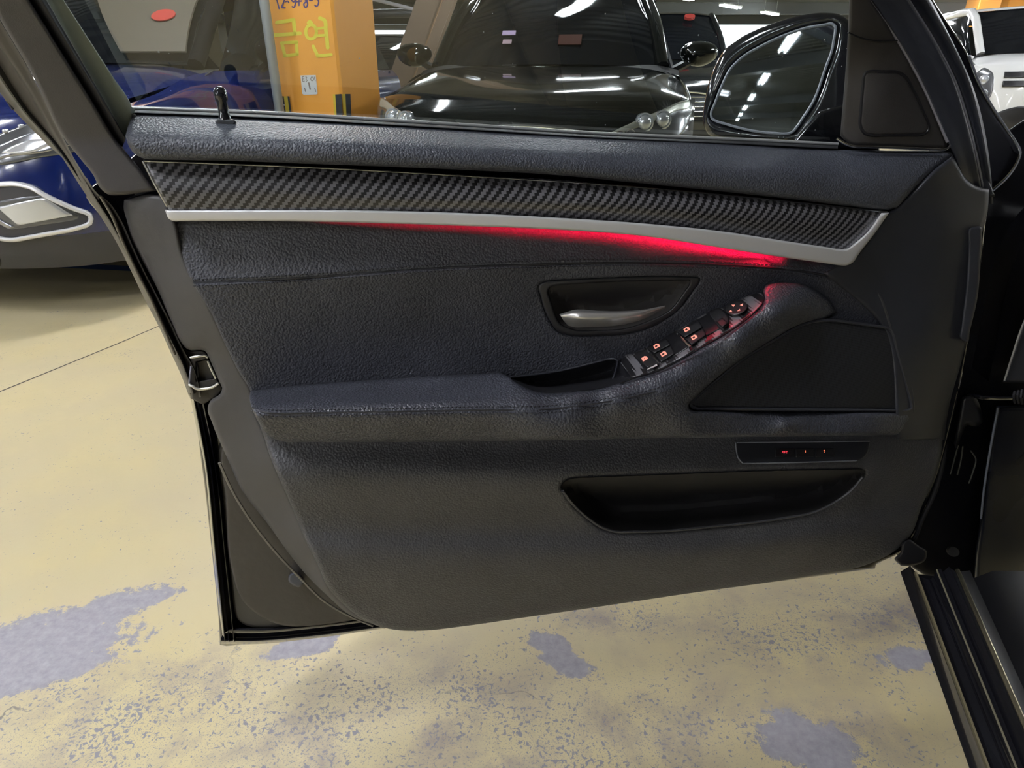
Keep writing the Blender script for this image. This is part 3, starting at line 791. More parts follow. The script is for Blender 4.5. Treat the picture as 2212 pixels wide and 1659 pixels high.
pk = sheet('storage_pocket', pocket, LP, simple('pocket_black', (.016, .015, .016), .7), door, bowl=(62, .075), skirt=0, step=8, ostep=6)
dtube('pocket_lip', [(x, y, float(LP(np.array([x]), np.array([y]))[0]) - .001) for x, y in pocket[-8:] + pocket[:1]][::-1] if False else [(x, y, float(LP(np.array([x], float), np.array([y], float))[0])) for x, y in [(1215, 1060), (1234, 1085), (1265, 1115), (1304, 1141), (1334, 1149), (1419, 1148), (1534, 1138), (1688, 1120), (1765, 1104), (1803, 1085), (1842, 1056), (1864, 1030)]], 4.5, LOW, pk, flat=.7)

# front flank (dark area towards the hinges)
FF = Field([(1935, 452, .012), (2021, 364, .012), (2059, 336, .004), (2075, 380, -.008), (2130, 420, -.03), (2130, 470, -.032), (2109, 641, -.034), (2082, 762, -.034), (2046, 900, -.034), (2040, 945, -.03),
            (1870, 545, .014), (1880, 607, .010), (1921, 705, .008), (1970, 860, .008), (1985, 930, .004), (2040, 500, -.004), (2010, 700, -.004), (2000, 850, -.004)])
sheet('front_flank', [(1915, 460, 'c'), (1940, 446), (2021, 364), (2057, 336, 'c'), (2072, 356), (2090, 388), (2112, 402), (2137, 408, 'c'), (2133, 460), (2121, 505), (2109, 641), (2082, 762), (2048, 890), (2040, 950, 'c'), (1938, 950, 'c'), (1900, 700), (1780, 590, 'c'), (1850, 548)], FF, DPL, door, r=10, R=.008, skirt=.03, step=13, ostep=8)
sheet('edge_cover', [(2094, 494), (2119, 490), (2121, 512), (2112, 640), (2090, 740), (2074, 730), (2088, 610)], -.016, DPL, door, r=6, R=.004, skirt=.02, step=10, ostep=6)

# leather inserts
IU = Field([(374, 478, .0), (390, 551, .010), (415, 606, .018), (600, 480, .002), (1000, 490, .002), (1400, 512, .002), (1700, 556, .002), (1823, 574, .004), (600, 545, .014), (1000, 540, .012), (1400, 545, .012), (600, 602, .022), (768, 592, .022), (1100, 573, .022), (1480, 570, .018), (1638, 577, .016), (1880, 608, .002), (1520, 531, -.002), (1600, 545, -.007), (1670, 556, -.008), (1740, 565, -.003)])
sheet('upper_insert', [(370, 470, 'c'), (376, 490), (390, 551), (409, 598), (419, 609), (434, 612, 'c'), (605, 603), (768, 592), (931, 580), (1100, 573), (1290, 568), (1480, 570), (1638, 577), (1733, 586), (1800, 597), (1881, 610, 'c'), (1874, 597), (1861, 585), (1823, 573, 'c'), (1700, 545), (1400, 500), (1000, 470), (600, 462)], IU, LEA, door, r=7, R=.004, skirt=.03, step=10, ostep=7)
handle_out = [(1163, 623), (1166, 614), (1176, 609), (1195, 606), (1321, 599), (1448, 596), (1500, 598), (1512, 601), (1510, 611), (1464, 670), (1440, 688), (1416, 702), (1369, 718), (1290, 725), (1227, 723), (1204, 715), (1190, 697), (1176, 668)]
IM = Field([(430, 615, .022), (768, 593, .024), (1100, 575, .024), (1290, 570, .022), (1480, 572, .020), (1638, 579, .016), (1870, 608, .002), (460, 690, .020), (520, 800, .014), (545, 845, .010), (700, 700, .006), (1000, 690, .0), (1150, 640, .004), (1150, 740, -.006),
            (800, 822, -.006), (1000, 815, -.008), (1080, 806, -.010), (1300, 780, -.004), (1400, 735, .002), (1530, 660, .004), (1640, 615, .006), (1560, 610, .010), (1800, 650, .0), (1930, 740, -.002), (1965, 880, -.002), (1500, 880, .0), (700, 900, .0)])
sheet('main_insert', [(416, 612, 'c'), (605, 604), (768, 593), (931, 581), (1100, 574), (1290, 569), (1480, 571), (1638, 578), (1733, 587), (1800, 598), (1880, 611, 'c'), (1902, 648), (1921, 705), (1945, 780), (1970, 858), (1972, 892), (1955, 915, 'c'), (1500, 925), (1000, 925), (562, 918, 'c'), (545, 880), (538, 842), (517, 805), (481, 733), (457, 680), (430, 634)], IM, LEA, door, r=7, R=.004, skirt=.03, step=11, ostep=7, holes=[handle_out])
EDG = simple('insert_edge', (.05, .05, .055), .4)
dtube('insert_edge', [(1880, 609, .006), (1902, 646, .006), (1921, 705, .006), (1945, 780, .006), (1970, 857, .006), (1971, 890, .006), (1958, 918, .006), (1942, 937, .006)], 4, EDG, door)
SEAM = simple('seam_thread', (.016, .016, .02), .6)
seamA = [(419, 611), (605, 603), (768, 592), (931, 580), (1100, 573), (1290, 568), (1480, 570), (1638, 577), (1733, 586), (1800, 597), (1878, 610)]
dtube('seam', [(x, y, float(IU(np.array([x], float), np.array([y], float))[0]) - .002) for x, y in seamA], 2.0, SEAM, door)
def stitches(name, path, nf, mat, parent, gap=9.0, ln=5.5, rad=.75):
    q = spline(np.array(path, float), step=gap); parts = []
    t_ = np.gradient(q, axis=0); t_ /= np.linalg.norm(t_, axis=1)[:, None]
    for p, tt in zip(q, t_):
        a, b = p - tt * ln / 2, p + tt * ln / 2
        P = np.array([a, p, b]); n = nf(P[:, 0], P[:, 1]) + np.array([0, .0006, 0])
        parts.append(tube_geo(D(P[:, 0], P[:, 1], n), rad * .00058, sides=4))
    V, Fc = join_geo(parts); o = mesh_obj(name, V, Fc, mat, parent); o['kind'] = 'stuff'; return o
THR = simple('thread', (.035, .036, .044), .55)
stitches('stitching', [(x, y - 7) for x, y in seamA], lambda x, y: IU(x, y) + .0004, THR, door)
stitches('stitching', [(x, y + 7) for x, y in seamA], lambda x, y: IM(x, y) + .0004, THR, door)

# upper pad
UP = Bands([(265, 243, -.016), (483, 251, -.016), (800, 267, -.017), (1000, 279, -.018), (1300, 296, -.018), (1600, 309, -.018), (1840, 322, -.012), (2062, 327, -.004)],
           [(265, 290, .034), (480, 300, .038), (800, 313, .040), (1100, 331, .038), (1400, 349, .034), (1700, 365, .028), (1950, 374, .014), (2062, 376, .002)],
           [(300, 343, .042), (671, 356, .046), (1000, 369, .046), (1381, 398, .042), (1706, 432, .034), (1900, 455, .024), (2062, 470, .004)])
sheet('upper_pad', [(271, 294, 'c'), (278, 268), (287, 246, 'c'), (483, 252), (600, 258), (1000, 279), (1300, 296), (1520, 305), (1750, 321), (1900, 325), (2043, 327), (2057, 332), (2059, 340), (2021, 366), (1980, 405), (1940, 447), (1922, 453), (1887, 452), (1706, 430), (1562, 414), (1381, 396), (1200, 378), (1000, 367), (671, 354), (475, 347), (345, 345), (306, 341), (289, 331), (277, 313)], UP, PAD, door, r=13, R=.014, skirt=.035, step=10, ostep=7)
# carbon strip and its silver moulding
CB = Bands([(309, 345, .022), (671, 361, .024), (1000, 379, .026), (1381, 404, .026), (1706, 435, .022), (1925, 457, .012)],
           [(320, 395, .034), (671, 403, .038), (1000, 410, .040), (1381, 424, .040), (1706, 455, .034), (1925, 474, .016)],
           [(340, 440, .035), (605, 441, .037), (866, 438, .042), (1200, 437, .046), (1489, 448, .044), (1742, 473, .034), (1925, 495, .016)],
           [(340, 456, .034), (605, 456, .036), (1000, 464, .036), (1381, 487, .034), (1706, 527, .028), (1925, 546, .016)])
sheet('carbon_strip', [(309, 345, 'c'), (475, 353), (671, 361), (866, 371), (1000, 379), (1200, 388), (1381, 404), (1562, 420), (1706, 435), (1919, 457, 'c'), (1880, 505), (1846, 536), (1815, 541), (1700, 526), (1562, 504), (1381, 486), (1200, 473), (1000, 463), (768, 456), (605, 455), (366, 455, 'c'), (340, 405)], CB, CARB, door, r=5, R=.004, skirt=.048, step=9, ostep=6)
sl_top = [(356, 453), (605, 453), (768, 454), (1000, 460), (1200, 470), (1381, 482), (1562, 500), (1706, 522), (1815, 538), (1832, 536), (1844, 527), (1869, 506), (1904, 460)]
sl_bot = [(1921, 459), (1890, 504), (1855, 549), (1842, 567), (1826, 574), (1812, 573), (1706, 558), (1562, 536), (1381, 509), (1200, 496), (1000, 488), (768, 481), (605, 478), (376, 478), (366, 474)]
SVX = np.linspace(340, 1930, 60); SVN = np.convolve(np.pad(np.interp(SVX, [340, 800, 1200, 1500, 1800, 1930], [.0, .006, .011, .011, .0, -.016]), 4, mode='edge'), np.ones(9) / 9, 'valid')
spl_s = lambda x: np.zeros_like(np.asarray(x, float))
SV = lambda x, y: np.interp(spl_s(x), [0, 1], [.036, .036]) + np.interp(x, SVX, SVN)
sheet('silver_moulding', [(356, 453, 'c')] + sl_top[1:-1] + [(1904, 460, 'c'), (1921, 459, 'c')] + sl_bot[1:], SV, SIL, door, r=5, R=.005, skirt=.031, step=8, ostep=5)
dtube('strip_edge', [(312, 348, .024), (475, 354, .026), (671, 362, .028), (1000, 380, .028), (1381, 405, .027), (1706, 436, .022), (1916, 458, .015)], 1.8, DCHR, door)
dtube('strip_end', [(311, 348, .022), (338, 400, .026), (364, 446, .028)], 4, DCHR, door)
# ambient light guide tucked under the moulding, shining down on the leather
gx = np.array([690, 800, 900, 1000, 1100, 1200, 1300, 1381, 1450, 1520, 1562, 1620, 1660, 1684], float)
gb = spline(np.array(sl_bot[::-1][1:10], float), N=400)
gy = np.interp(gx, gb[:, 0], gb[:, 1])
nb_ = IU(gx, gy)
V = np.concatenate([D(gx, gy - 9.0, nb_ + .0085), D(gx, gy - .8, nb_ + .0095)]); m_ = len(gx)
rl, t, p = new_mat('red_light_guide')
at = node(t, 'ShaderNodeAttribute'); at.attribute_name = 'feed'
p.inputs['Base Color'].default_value = (.2, 0, .01, 1); p.inputs['Emission Color'].default_value = (1, .006, .045, 1)
lnk(t, at.outputs['Fac'], p.inputs['Emission Strength'])
lg = mesh_obj('ambient_light', V, [[i, i + 1, m_ + i + 1, m_ + i] for i in range(m_ - 1)], rl, door, smooth=False)
fa = lg.data.attributes.new('feed', 'FLOAT', 'POINT'); f_ = np.interp(gx, [690, 1000, 1300, 1560, 1684], [4, 10, 24, 52, 56]); fa.data.foreach_set('value', np.concatenate([f_, f_]))
tag(lg, 'red glowing light guide')

sheet('frame_base', [(2030, 300, 'c'), (2100, 290, 'c'), (2150, 425, 'c'), (2050, 420, 'c')], -.040, DPL, door, r=4, R=.004, skirt=.02, step=14, ostep=9)
# door handle recess with its lever
HR = Field([(1163, 623, .012), (1195, 607, .014), (1321, 600, .014), (1448, 597, .014), (1510, 602, .012), (1464, 670, .008), (1416, 702, .006), (1290, 724, .004), (1204, 715, .004), (1176, 668, .008)])
bez = sheet('handle_bezel', handle_out, HR, simple('bezel_plastic', (.030, .030, .034), .4), door, r=5, R=.004, skirt=.02, step=7, ostep=5,
      holes=[[(1184, 630), (1188, 622), (1205, 616), (1321, 609), (1448, 606), (1490, 607), (1488, 616), (1448, 668), (1402, 692), (1360, 707), (1290, 713), (1232, 710), (1212, 700), (1196, 668)]])
sheet('handle_cup', [(1184, 630), (1188, 622), (1205, 616), (1321, 609), (1448, 606), (1490, 607), (1488, 616), (1448, 668), (1402, 692), (1360, 707), (1290, 713), (1232, 710), (1212, 700), (1196, 668)], lambda x, y: HR(x, y) - .001, simple('cup_satin', (.055, .052, .052), .42), bez, bowl=(60, .038), skirt=0, step=6, ostep=5)
lev = loft('door_lever', [[(1208, 679, .012), (1242, 669, .016), (1290, 671, .020), (1340, 672, .022), (1385, 669, .022), (1437, 660, .018)], [(1211, 682, .018), (1242, 676, .026), (1290, 677, .031), (1340, 676, .032), (1385, 672, .031), (1437, 662, .019)],
     [(1217, 692, .016), (1242, 690, .028), (1290, 690, .033), (1340, 687, .034), (1385, 680, .032), (1437, 664, .018)], [(1227, 703, .008), (1242, 706, .016), (1290, 705, .022), (1340, 701, .023), (1385, 690, .022), (1437, 665, .014)], [(1225, 702, .0), (1242, 706, .006), (1290, 706, .010), (1340, 702, .012), (1385, 691, .012), (1437, 665, .010)]], simple('satin_lever', (.62, .61, .60), .3, metal=.7), door, nu=40, sub=6)
lev['label'] = 'satin chrome pull lever'

# armrest
AR = Field([(541, 843, .010), (662, 831, .010), (800, 821, .010), (950, 812, .012), (1080, 806, .018), (565, 862, .046), (700, 850, .048), (850, 845, .050), (1000, 838, .055), (565, 880, .074), (700, 872, .078), (850, 871, .080), (1000, 868, .080), (1150, 866, .084), (1250, 862, .086),
            (1103, 818, .040), (1163, 850, .066), (1195, 852, .070), (1290, 843, .072), (1363, 822, .072), (600, 893, .088), (800, 890, .090), (1000, 886, .091), (1226, 880, .092), (1330, 866, .091), (1430, 845, .088),
            (600, 952, .066), (800, 954, .070), (1000, 953, .070), (1400, 946, .068), (1700, 942, .055), (1940, 938, .026), (700, 925, .084), (1000, 922, .086), (1300, 918, .086), (1463, 785, .070), (1571, 723, .066), (1640, 668, .060), (1480, 800, .080), (1590, 738, .076), (1670, 680, .070),
            (1489, 874, .076), (1517, 846, .074), (1590, 786, .064), (1671, 736, .050), (1747, 700, .038), (1660, 618, .034), (1700, 613, .030), (1740, 618, .026), (1774, 636, .020), (1800, 660, .014), (1700, 650, .058), (1740, 665, .046), (1700, 896, .044), (1955, 895, .016), (1700, 912, .062), (1900, 914, .038), (1480, 905, .080)])
AR0 = AR
ARB = Bands([(525, 844, .008), (662, 831, .010), (800, 821, .011), (1080, 804, .018), (1300, 790, .03)], [(525, 863, .044), (800, 851, .048), (1000, 842, .052), (1300, 822, .066)], [(525, 879, .075), (850, 871, .081), (1100, 867, .084), (1300, 858, .086)],
            [(525, 890, .087), (800, 891, .090), (1000, 887, .091), (1300, 872, .092)], [(525, 922, .083), (1000, 922, .086), (1300, 918, .086)], [(525, 955, .066), (1000, 954, .070), (1300, 948, .068)])
def AR(x, y):
    x = np.asarray(x, float); y = np.asarray(y, float); w = np.clip((x - 1000) / 280, 0, 1); w = w * w * (3 - 2 * w)
    return ARB(x, y) * (1 - w) + AR0(x, y) * w
arm_out = [(541, 843, 'c'), (600, 836), (662, 831), (800, 821), (950, 812), (1080, 805), (1103, 816, 'c'), (1125, 832), (1163, 848), (1195, 850), (1290, 841), (1363, 820), (1427, 801), (1463, 781), (1517, 750), (1571, 719), (1616, 687), (1645, 662), (1652, 646), (1649, 628), (1655, 615, 'c'), (1675, 611), (1698, 610), (1739, 616), (1774, 634), (1799, 658), (1807, 676, 'c'), (1780, 688), (1747, 694), (1712, 708), (1671, 732), (1590, 784), (1517, 844), (1490, 870), (1487, 880), (1497, 887), (1600, 890), (1800, 891), (1960, 891, 'c'), (1968, 897), (1959, 916), (1940, 938), (1925, 940), (1700, 943), (1400, 947), (1000, 954), (800, 955), (620, 955), (601, 951), (577, 938), (562, 918), (545, 884), (539, 860)]
sheet('armrest', arm_out, AR, LEA2, door, r=9, R=.008, skirt=.05, step=9, ostep=6)
seamB = [(545, 880), (565, 889), (601, 893), (800, 890), (1000, 886), (1226, 880), (1321, 866), (1416, 846), (1480, 822)]
dtube('seam', [(x, y, float(AR(np.array([x], float), np.array([y], float))[0]) - .0003) for x, y in seamB[:-1]], 1.5, SEAM, door)
for dy in (-7, 7):
    stitches('stitching', [(x, y + dy) for x, y in seamB], lambda x, y: AR(x, y) + .0003, THR, door)

# pull cup in front of the armrest and the switch panel
cup = [(1103, 816), (1120, 810), (1204, 803), (1270, 789), (1318, 776), (1332, 775), (1340, 784), (1363, 819), (1330, 832), (1290, 840), (1195, 849), (1163, 847), (1125, 831)]
CU = Field([(1103, 816, .040), (1204, 803, .020), (1318, 776, .022), (1340, 784, .030), (1363, 819, .066), (1290, 840, .064), (1195, 849, .062), (1163, 847, .058)])
sheet('pull_cup', cup, CU, simple('cup_black', (.018, .018, .022), .4), door, bowl=(34, .05), skirt=0, step=6, ostep=5)
dtube('cup_edge', [(1104, 815, .036), (1204, 802, .020), (1318, 775, .022), (1333, 777, .026), (1330, 800, .022), (1318, 832, .02)], 2.2, DPL, door)
sw_out = [(1339, 783, 'c'), (1354, 766), (1367, 764), (1408, 745), (1454, 718), (1481, 703), (1535, 672), (1566, 662), (1600, 646), (1628, 635), (1645, 633), (1651, 644), (1644, 661), (1616, 685), (1571, 717), (1517, 748), (1463, 779), (1420, 800), (1363, 817, 'c')]
SW = Field([(1339, 783, .024), (1367, 765, .018), (1408, 745, .016), (1454, 718, .016), (1535, 672, .016), (1600, 646, .018), (1645, 633, .026), (1363, 817, .066), (1420, 800, .066), (1463, 779, .066), (1517, 748, .065), (1571, 717, .062), (1616, 685, .058), (1648, 650, .045), (1395, 775, .042), (1480, 730, .042), (1560, 690, .040)])
swp = sheet('switch_panel', sw_out, SW, CARB, door, r=4, R=.003, skirt=.02, step=6, ostep=4)
swp['label'] = 'carbon window switch panel'
dtube('panel_edge', [(1340, 828, .073), (1363, 819, .073), (1420, 802, .073), (1463, 781, .073), (1517, 750, .072), (1571, 719, .069), (1616, 687, .064), (1648, 656, .055)], 1.8, PAINT, swp)
def swq(a, b, c, d, lift): return [a + ('c',), b + ('c',), c + ('c',), d + ('c',)]
sheet('switch_base', [(1367, 768, 'c'), (1454, 720, 'c'), (1537, 673, 'c'), (1560, 688), (1571, 702, 'c'), (1517, 731), (1458, 768), (1398, 796, 'c')], lambda x, y: SW(x, y) + .0015, BLK, swp, r=3, R=.001, skirt=.006, step=7, ostep=5)
SWM = simple('switch_black', (.014, .014, .016), .45)
keys = [[(1371, 768), (1394, 754), (1424, 785), (1398, 795)], [(1396, 752), (1440, 732), (1449, 744), (1414, 763)], [(1415, 765), (1449, 746), (1457, 764), (1428, 783)], [(1461, 716), (1509, 692), (1518, 707), (1479, 729)], [(1480, 731), (1519, 709), (1526, 724), (1494, 746)]]
for q in keys:
    sheet('window_switch', [p + ('c',) for p in q], lambda x, y: SW(x, y) + .0055, SWM, swp, r=3.5, R=.002, skirt=.006, step=5, ostep=3)
icons = [(1393, 775), (1419, 748), (1434, 765), (1484, 712), (1500, 729)]
for i, (x, y) in enumerate(icons):
    o_ = [(x - 8, y - 1, 'c'), (x - 1, y - 6, 'c'), (x + 4, y - 5), (x + 7, y, 'c'), (x - 4, y + 6, 'c')]
    hol = [(x - 4.5, y - .3, 'c'), (x - .5, y - 3, 'c'), (x + 1.6, y - .4, 'c'), (x - 2.6, y + 2.6, 'c')]
    sheet('icon', o_, lambda X, Y: SW(X, Y) + .0062, ICON, swp, r=0, R=0, skirt=.0005, step=3, ostep=1.5, holes=[hol] if i else [[(x - 3, y, 'c'), (x - .5, y - 2, 'c'), (x, y + 1, 'c')]])
for a, b in (((1395, 753), (1424, 785)), ((1459, 717), (1491, 750))):
    P = np.array([a, ((a[0] + b[0]) / 2, (a[1] + b[1]) / 2), b], float)
    tube('chrome_bar', D(P[:, 0], P[:, 1], SW(P[:, 0], P[:, 1]) + .0055), .0015, CHR, swp, sides=6)
sheet('chrome_tab', [(1399, 796, 'c'), (1419, 786, 'c'), (1420, 790, 'c'), (1398, 799, 'c')], lambda x, y: SW(x, y) + .005, SIL, swp, r=0, skirt=.003, step=4, ostep=3)
# mirror adjuster and its selector
kx, ky = 1591, 665
sheet('mirror_knob', [(kx + 25 * math.cos(a) * .94 + 3 * math.sin(a), ky - 9 * math.cos(a) * .6 + 15 * math.sin(a)) for a in np.linspace(0, 2 * math.pi, 20, endpoint=False)], lambda x, y: SW(x, y) + .008, SWM, swp, r=5, R=.003, skirt=.012, step=5, ostep=3)
for x, y, k_ in ((1584, 660, 0), (1602, 658, 1), (1578, 672, 2), (1596, 670, 3)):
    tri = {0: [(-4, -2), (4, -2), (0, 3)], 1: [(-4, 1), (3, -3), (2, 3)], 2: [(-4, 2), (1, -3), (4, 2)], 3: [(-4, 2), (2, -3), (3, 1)]}[k_]
    sheet('arrow_icon', [(x + a, y + b, 'c') for a, b in tri], lambda X, Y: SW(X, Y) + .0086, ICON, swp, r=0, skirt=.0005, step=2, ostep=1.5)
sheet('mirror_selector', [(1533, 676), (1551, 665), (1575, 690), (1572, 704), (1556, 709), (1543, 695)], lambda x, y: SW(x, y) + .004, SWM, swp, r=5, R=.003, skirt=.006, step=5, ostep=3)
sheet('lock_button', [(1547, 695, 'c'), (1560, 686, 'c'), (1573, 698, 'c'), (1560, 708, 'c')], lambda x, y: SW(x, y) + .009, SWM, swp, r=3, R=.002, skirt=.008, step=4, ostep=3)

# speaker
sp_out = [(1491, 874), (1493, 868), (1517, 846), (1590, 786), (1671, 735), (1712, 711), (1747, 697), (1780, 692), (1807, 693), (1905, 706), (1918, 709), (1928, 722), (1942, 780), (1967, 868), (1968, 882), (1958, 886), (1807, 885), (1505, 882)]
SPF = Field([(1491, 874, .062), (1590, 786, .050), (1712, 711, .036), (1807, 693, .020), (1918, 709, .008), (1967, 870, .010), (1807, 885, .040), (1600, 884, .056), (1750, 800, .036), (1850, 790, .026)])
spk = sheet('speaker_grille', sp_out, SPF, SPK, door, r=6, R=.006, skirt=.03, step=12, ostep=7)
q = outline_pts(sp_out, 9)
tube('speaker_rim', D(q[:, 0], q[:, 1], SPF(q[:, 0], q[:, 1]) + .0005), .0020, DPL, spk, closed=True, sides=6)
# memory buttons
mp_out = [(1589, 955, 'c'), (1880, 952, 'c'), (1872, 982), (1856, 995), (1700, 999), (1605, 1001), (1597, 997), (1592, 985)]
MPF = lambda x, y: LP(x, y) + .0035
mem = sheet('memory_panel', mp_out, MPF, simple('memory_plastic', (.020, .021, .026), .4), door, r=3, R=.002, skirt=.006, step=10, ostep=6)
ED_ = simple('panel_edge', (.20, .21, .24), .35)
for pp_ in ([(1592, 956), (1680, 955), (1780, 954), (1878, 953)], [(1589, 956), (1591, 975), (1595, 990), (1604, 1000)], [(1604, 1001), (1680, 1000), (1760, 998), (1850, 995)]):
    dtube('panel_edge', [(x, y, float(MPF(np.array([x], float), np.array([y], float))[0])) for x, y in pp_], 1.6, ED_, mem)
for a, b in ((1675, 1717), (1719, 1760), (1762, 1804)):
    sheet('button', [(a, 968.5, 'c'), (b, 967.5, 'c'), (b, 986.5, 'c'), (a, 988, 'c')], lambda x, y: MPF(x, y) + .0016, SWM, mem, r=2, R=.001, skirt=.003, step=6, ostep=4)
for s, x, y, sz, m_ in (('SET', 1696, 978, 9.5, REDT), ('1', 1740, 976.5, 10, ORGT), ('2', 1781, 976, 10, ORGT)):
    V, Fc = text_geo(s, sz); kx_ = .8 if s == 'SET' else 1.0
    n_ = MPF(np.array([x], float), np.array([y], float))[0] + .0022
    mesh_obj('lettering', D(x + V[:, 0] * kx_, y - V[:, 1], n_ + V[:, 2] * .0005), Fc, m_, mem, smooth=False)

# ---------------------------------------------------------------- window frame, glass, sail panel
def ln2(x0, y0, x1, y1, ya=-90, yb=None):
    s = (x1 - x0) / (y1 - y0); yb = y1 if yb is None else yb
    return [(x0 + (-1150 - y0) * s, -1150), (x0 + (-500 - y0) * s, -500)] + [(x0 + (y - y0) * s, y) for y in np.linspace(ya, yb, 7)]
La = ln2(136, 0, 284, 232); La += [(292, 238)]
Lb = ln2(101, 0, 271, 297); Lc = ln2(89, 0, 266, 291, yb=300); Lc2 = ln2(72, 0, 258, 298, yb=312); Lc3 = ln2(54, 0, 240, 298, yb=330)
def leann(y, n0): return n0 + np.interp(y, [-1150, -90, 300], [.16, .05, 0])
def rl_(pts, n0): return [(x, y, leann(y, n0)) for x, y in pts]
loft('glass_run', [rl_(La, -.024), rl_(La[:-1] + [(282, 262)], -.020), rl_([(x + .5 * (a - x), y) for (x, y), (a, _) in zip(Lb, La)], -.016), rl_(Lb, -.012)], FELT, door, nu=90, sub=2)
loft('frame_seal', [rl_(Lb, -.013), rl_([(x * .65 + a * .35, y * .65 + b * .35) for (x, y), (a, b) in zip(Lb, Lc)], -.006), rl_(Lc, .000), rl_(Lc2, -.002), rl_(Lc3, -.008)], RUB, door, nu=90, sub=4)
face_l = [(-15, -90), (0, 42), (72, 166), (139, 300), (160, 345), (196, 405)]
sheet('frame_cover', [(-640, -1150, 'c'), (-222, -470), (32, -55), (64, 0), (250, 300), (300, 362), (337, 412, 'c'), (300, 417), (255, 422), (236, 421), (218, 408), (200, 376), (139, 300), (72, 166), (0, 42), (-70, -90), (-324, -500), (-727, -1150, 'c')], lambda x, y: leann(y, .006), FRP, door, r=9, R=.006, skirt=.02, step=12, ostep=7)
Ld = [(-727, -1150), (-324, -500), (-70, -90), (-1, 42), (71, 166), (138, 300), (160, 342), (198, 404), (216, 424)]
Le = [(-777, -1150), (-374, -500), (-120, -90), (-24, 60), (60, 186), (125, 300), (160, 352), (190, 405), (214, 432)]
Lf = [(-807, -1150), (-404, -500), (-150, -90), (-50, 60), (51, 224), (88, 270), (118, 302), (155, 352), (185, 410)]
loft('frame_return', [rl_(Ld, -.004), rl_([(x - 4, y) for x, y in Ld], -.012), rl_(Le, -.014), rl_([(x - 5, y + 2) for x, y in Le], -.024), rl_(Lf, -.030)], simple('frame_return', (.062, .056, .050), .5), door, nu=90, sub=3)
Lg = [(-857, -1150), (-454, -500), (-200, -90), (-90, 60), (-20, 170), (29, 238), (60, 270), (101, 311), (150, 350)]
loft('frame_outer', [rl_(Lf, -.030), rl_([(x * .6 + a * .4, y * .6 + b * .4) for (x, y), (a, b) in zip(Lf, Lg)], -.026), rl_([(x * .4 + a * .6, y * .4 + b * .6) for (x, y), (a, b) in zip(Lf, Lg)], -.040), rl_(Lg, -.046)], simple('frame_outer_paint', (.055, .055, .055), .35), door, nu=90, sub=3)
dtube('frame_groove', [(-60, 60, -.026), (0, 139, -.029), (51, 226, -.030)], 3, RUB, door)
dtube('frame_groove', [(-60, 100, -.034), (0, 188, -.036), (30, 236, -.038)], 4, RUB, door)

GL = Field([(60, -90, .0), (1900, -90, .0), (284, 236, -.050), (1000, 275, -.050), (1840, 304, -.050), (1000, 90, -.026)])
gls = sheet('window_glass', [(-595, -1150, 'c'), (-180, -500), (79, -90), (136, 0), (284, 233, 'c'), (600, 246), (1000, 268), (1300, 288), (1560, 300), (1850, 308, 'c'), (1850, -60, 'c'), (1690, -228), (1470, -455), (1140, -728), (690, -968), (90, -1118), (-560, -1168, 'c')], lambda x, y: np.interp(y, [-1150, -90, 300], [.11, .0, -.050]), GLASS, door, r=0, skirt=0, step=60, ostep=40)
tag(gls, 'tinted side window')
belt = [(284, 234), (483, 241), (600, 246), (800, 258), (1000, 270), (1300, 289), (1450, 296), (1600, 302), (1810, 312)]
dtube('belt_moulding', [(x, y - 1, -.040) for x, y in belt], 3.2, simple('belt_chrome', (.85, .86, .88), .28, metal=.5), door)
loft('belt_seal', [[(x, y + 2, -.042) for x, y in belt], [(x, y + 5, -.026) for x, y in belt], [(x, y + 9, -.016) for x, y in belt], [(x, y + 14, -.030) for x, y in belt]], RUB, door, nu=60, sub=3)
sheet('corner_block', [(276, 290, 'c'), (280, 262), (290, 244, 'c'), (294, 250), (291, 270), (282, 288)], -.008, RUB, door, r=4, R=.004, skirt=.03, step=5, ostep=4)
# lock pin
px_, py_ = 487.0, 262.0
c0 = D(np.array([px_]), np.array([py_]), np.array([-.002]))[0]
up_ = np.array([-.02, 0, 1.0]); up_ /= np.linalg.norm(up_)
def lathe(prof, c, ax, sides=18):
    ax = ax / np.linalg.norm(ax); a = np.cross(ax, [0, 1, .01]); a /= np.linalg.norm(a); b = np.cross(ax, a)
    V = [c + ax * h + r_ * (math.cos(q) * a + math.sin(q) * b) for r_, h in prof for q in np.linspace(0, 2 * math.pi, sides, endpoint=False)]
    Fc = [[i * sides + j, i * sides + (j + 1) % sides, (i + 1) * sides + (j + 1) % sides, (i + 1) * sides + j] for i in range(len(prof) - 1) for j in range(sides)]
    Fc.append(list(range(sides))[::-1]); Fc.append([(len(prof) - 1) * sides + j for j in range(sides)])
    return np.array(V), Fc
pin = sheet('lock_pin_base', [(465, 262), (469, 256), (503, 258), (510, 263), (506, 271), (495, 273), (471, 272)], .004, simple('pin_base', (.06, .065, .075), .3), door, r=5, R=.003, skirt=.012, step=5, ostep=4)
V, Fc = lathe([(.0058, -.006), (.0058, .004), (.0050, .006), (.0050, .018), (.0062, .020), (.0064, .024), (.0060, .028), (.0045, .0305), (.002, .0318)], c0, up_)
mesh_obj('lock_pin', V, Fc, simple('pin_gloss', (.02, .02, .025), .1, coat=1.0), door, angle=60)['label'] = 'glossy black lock pin'

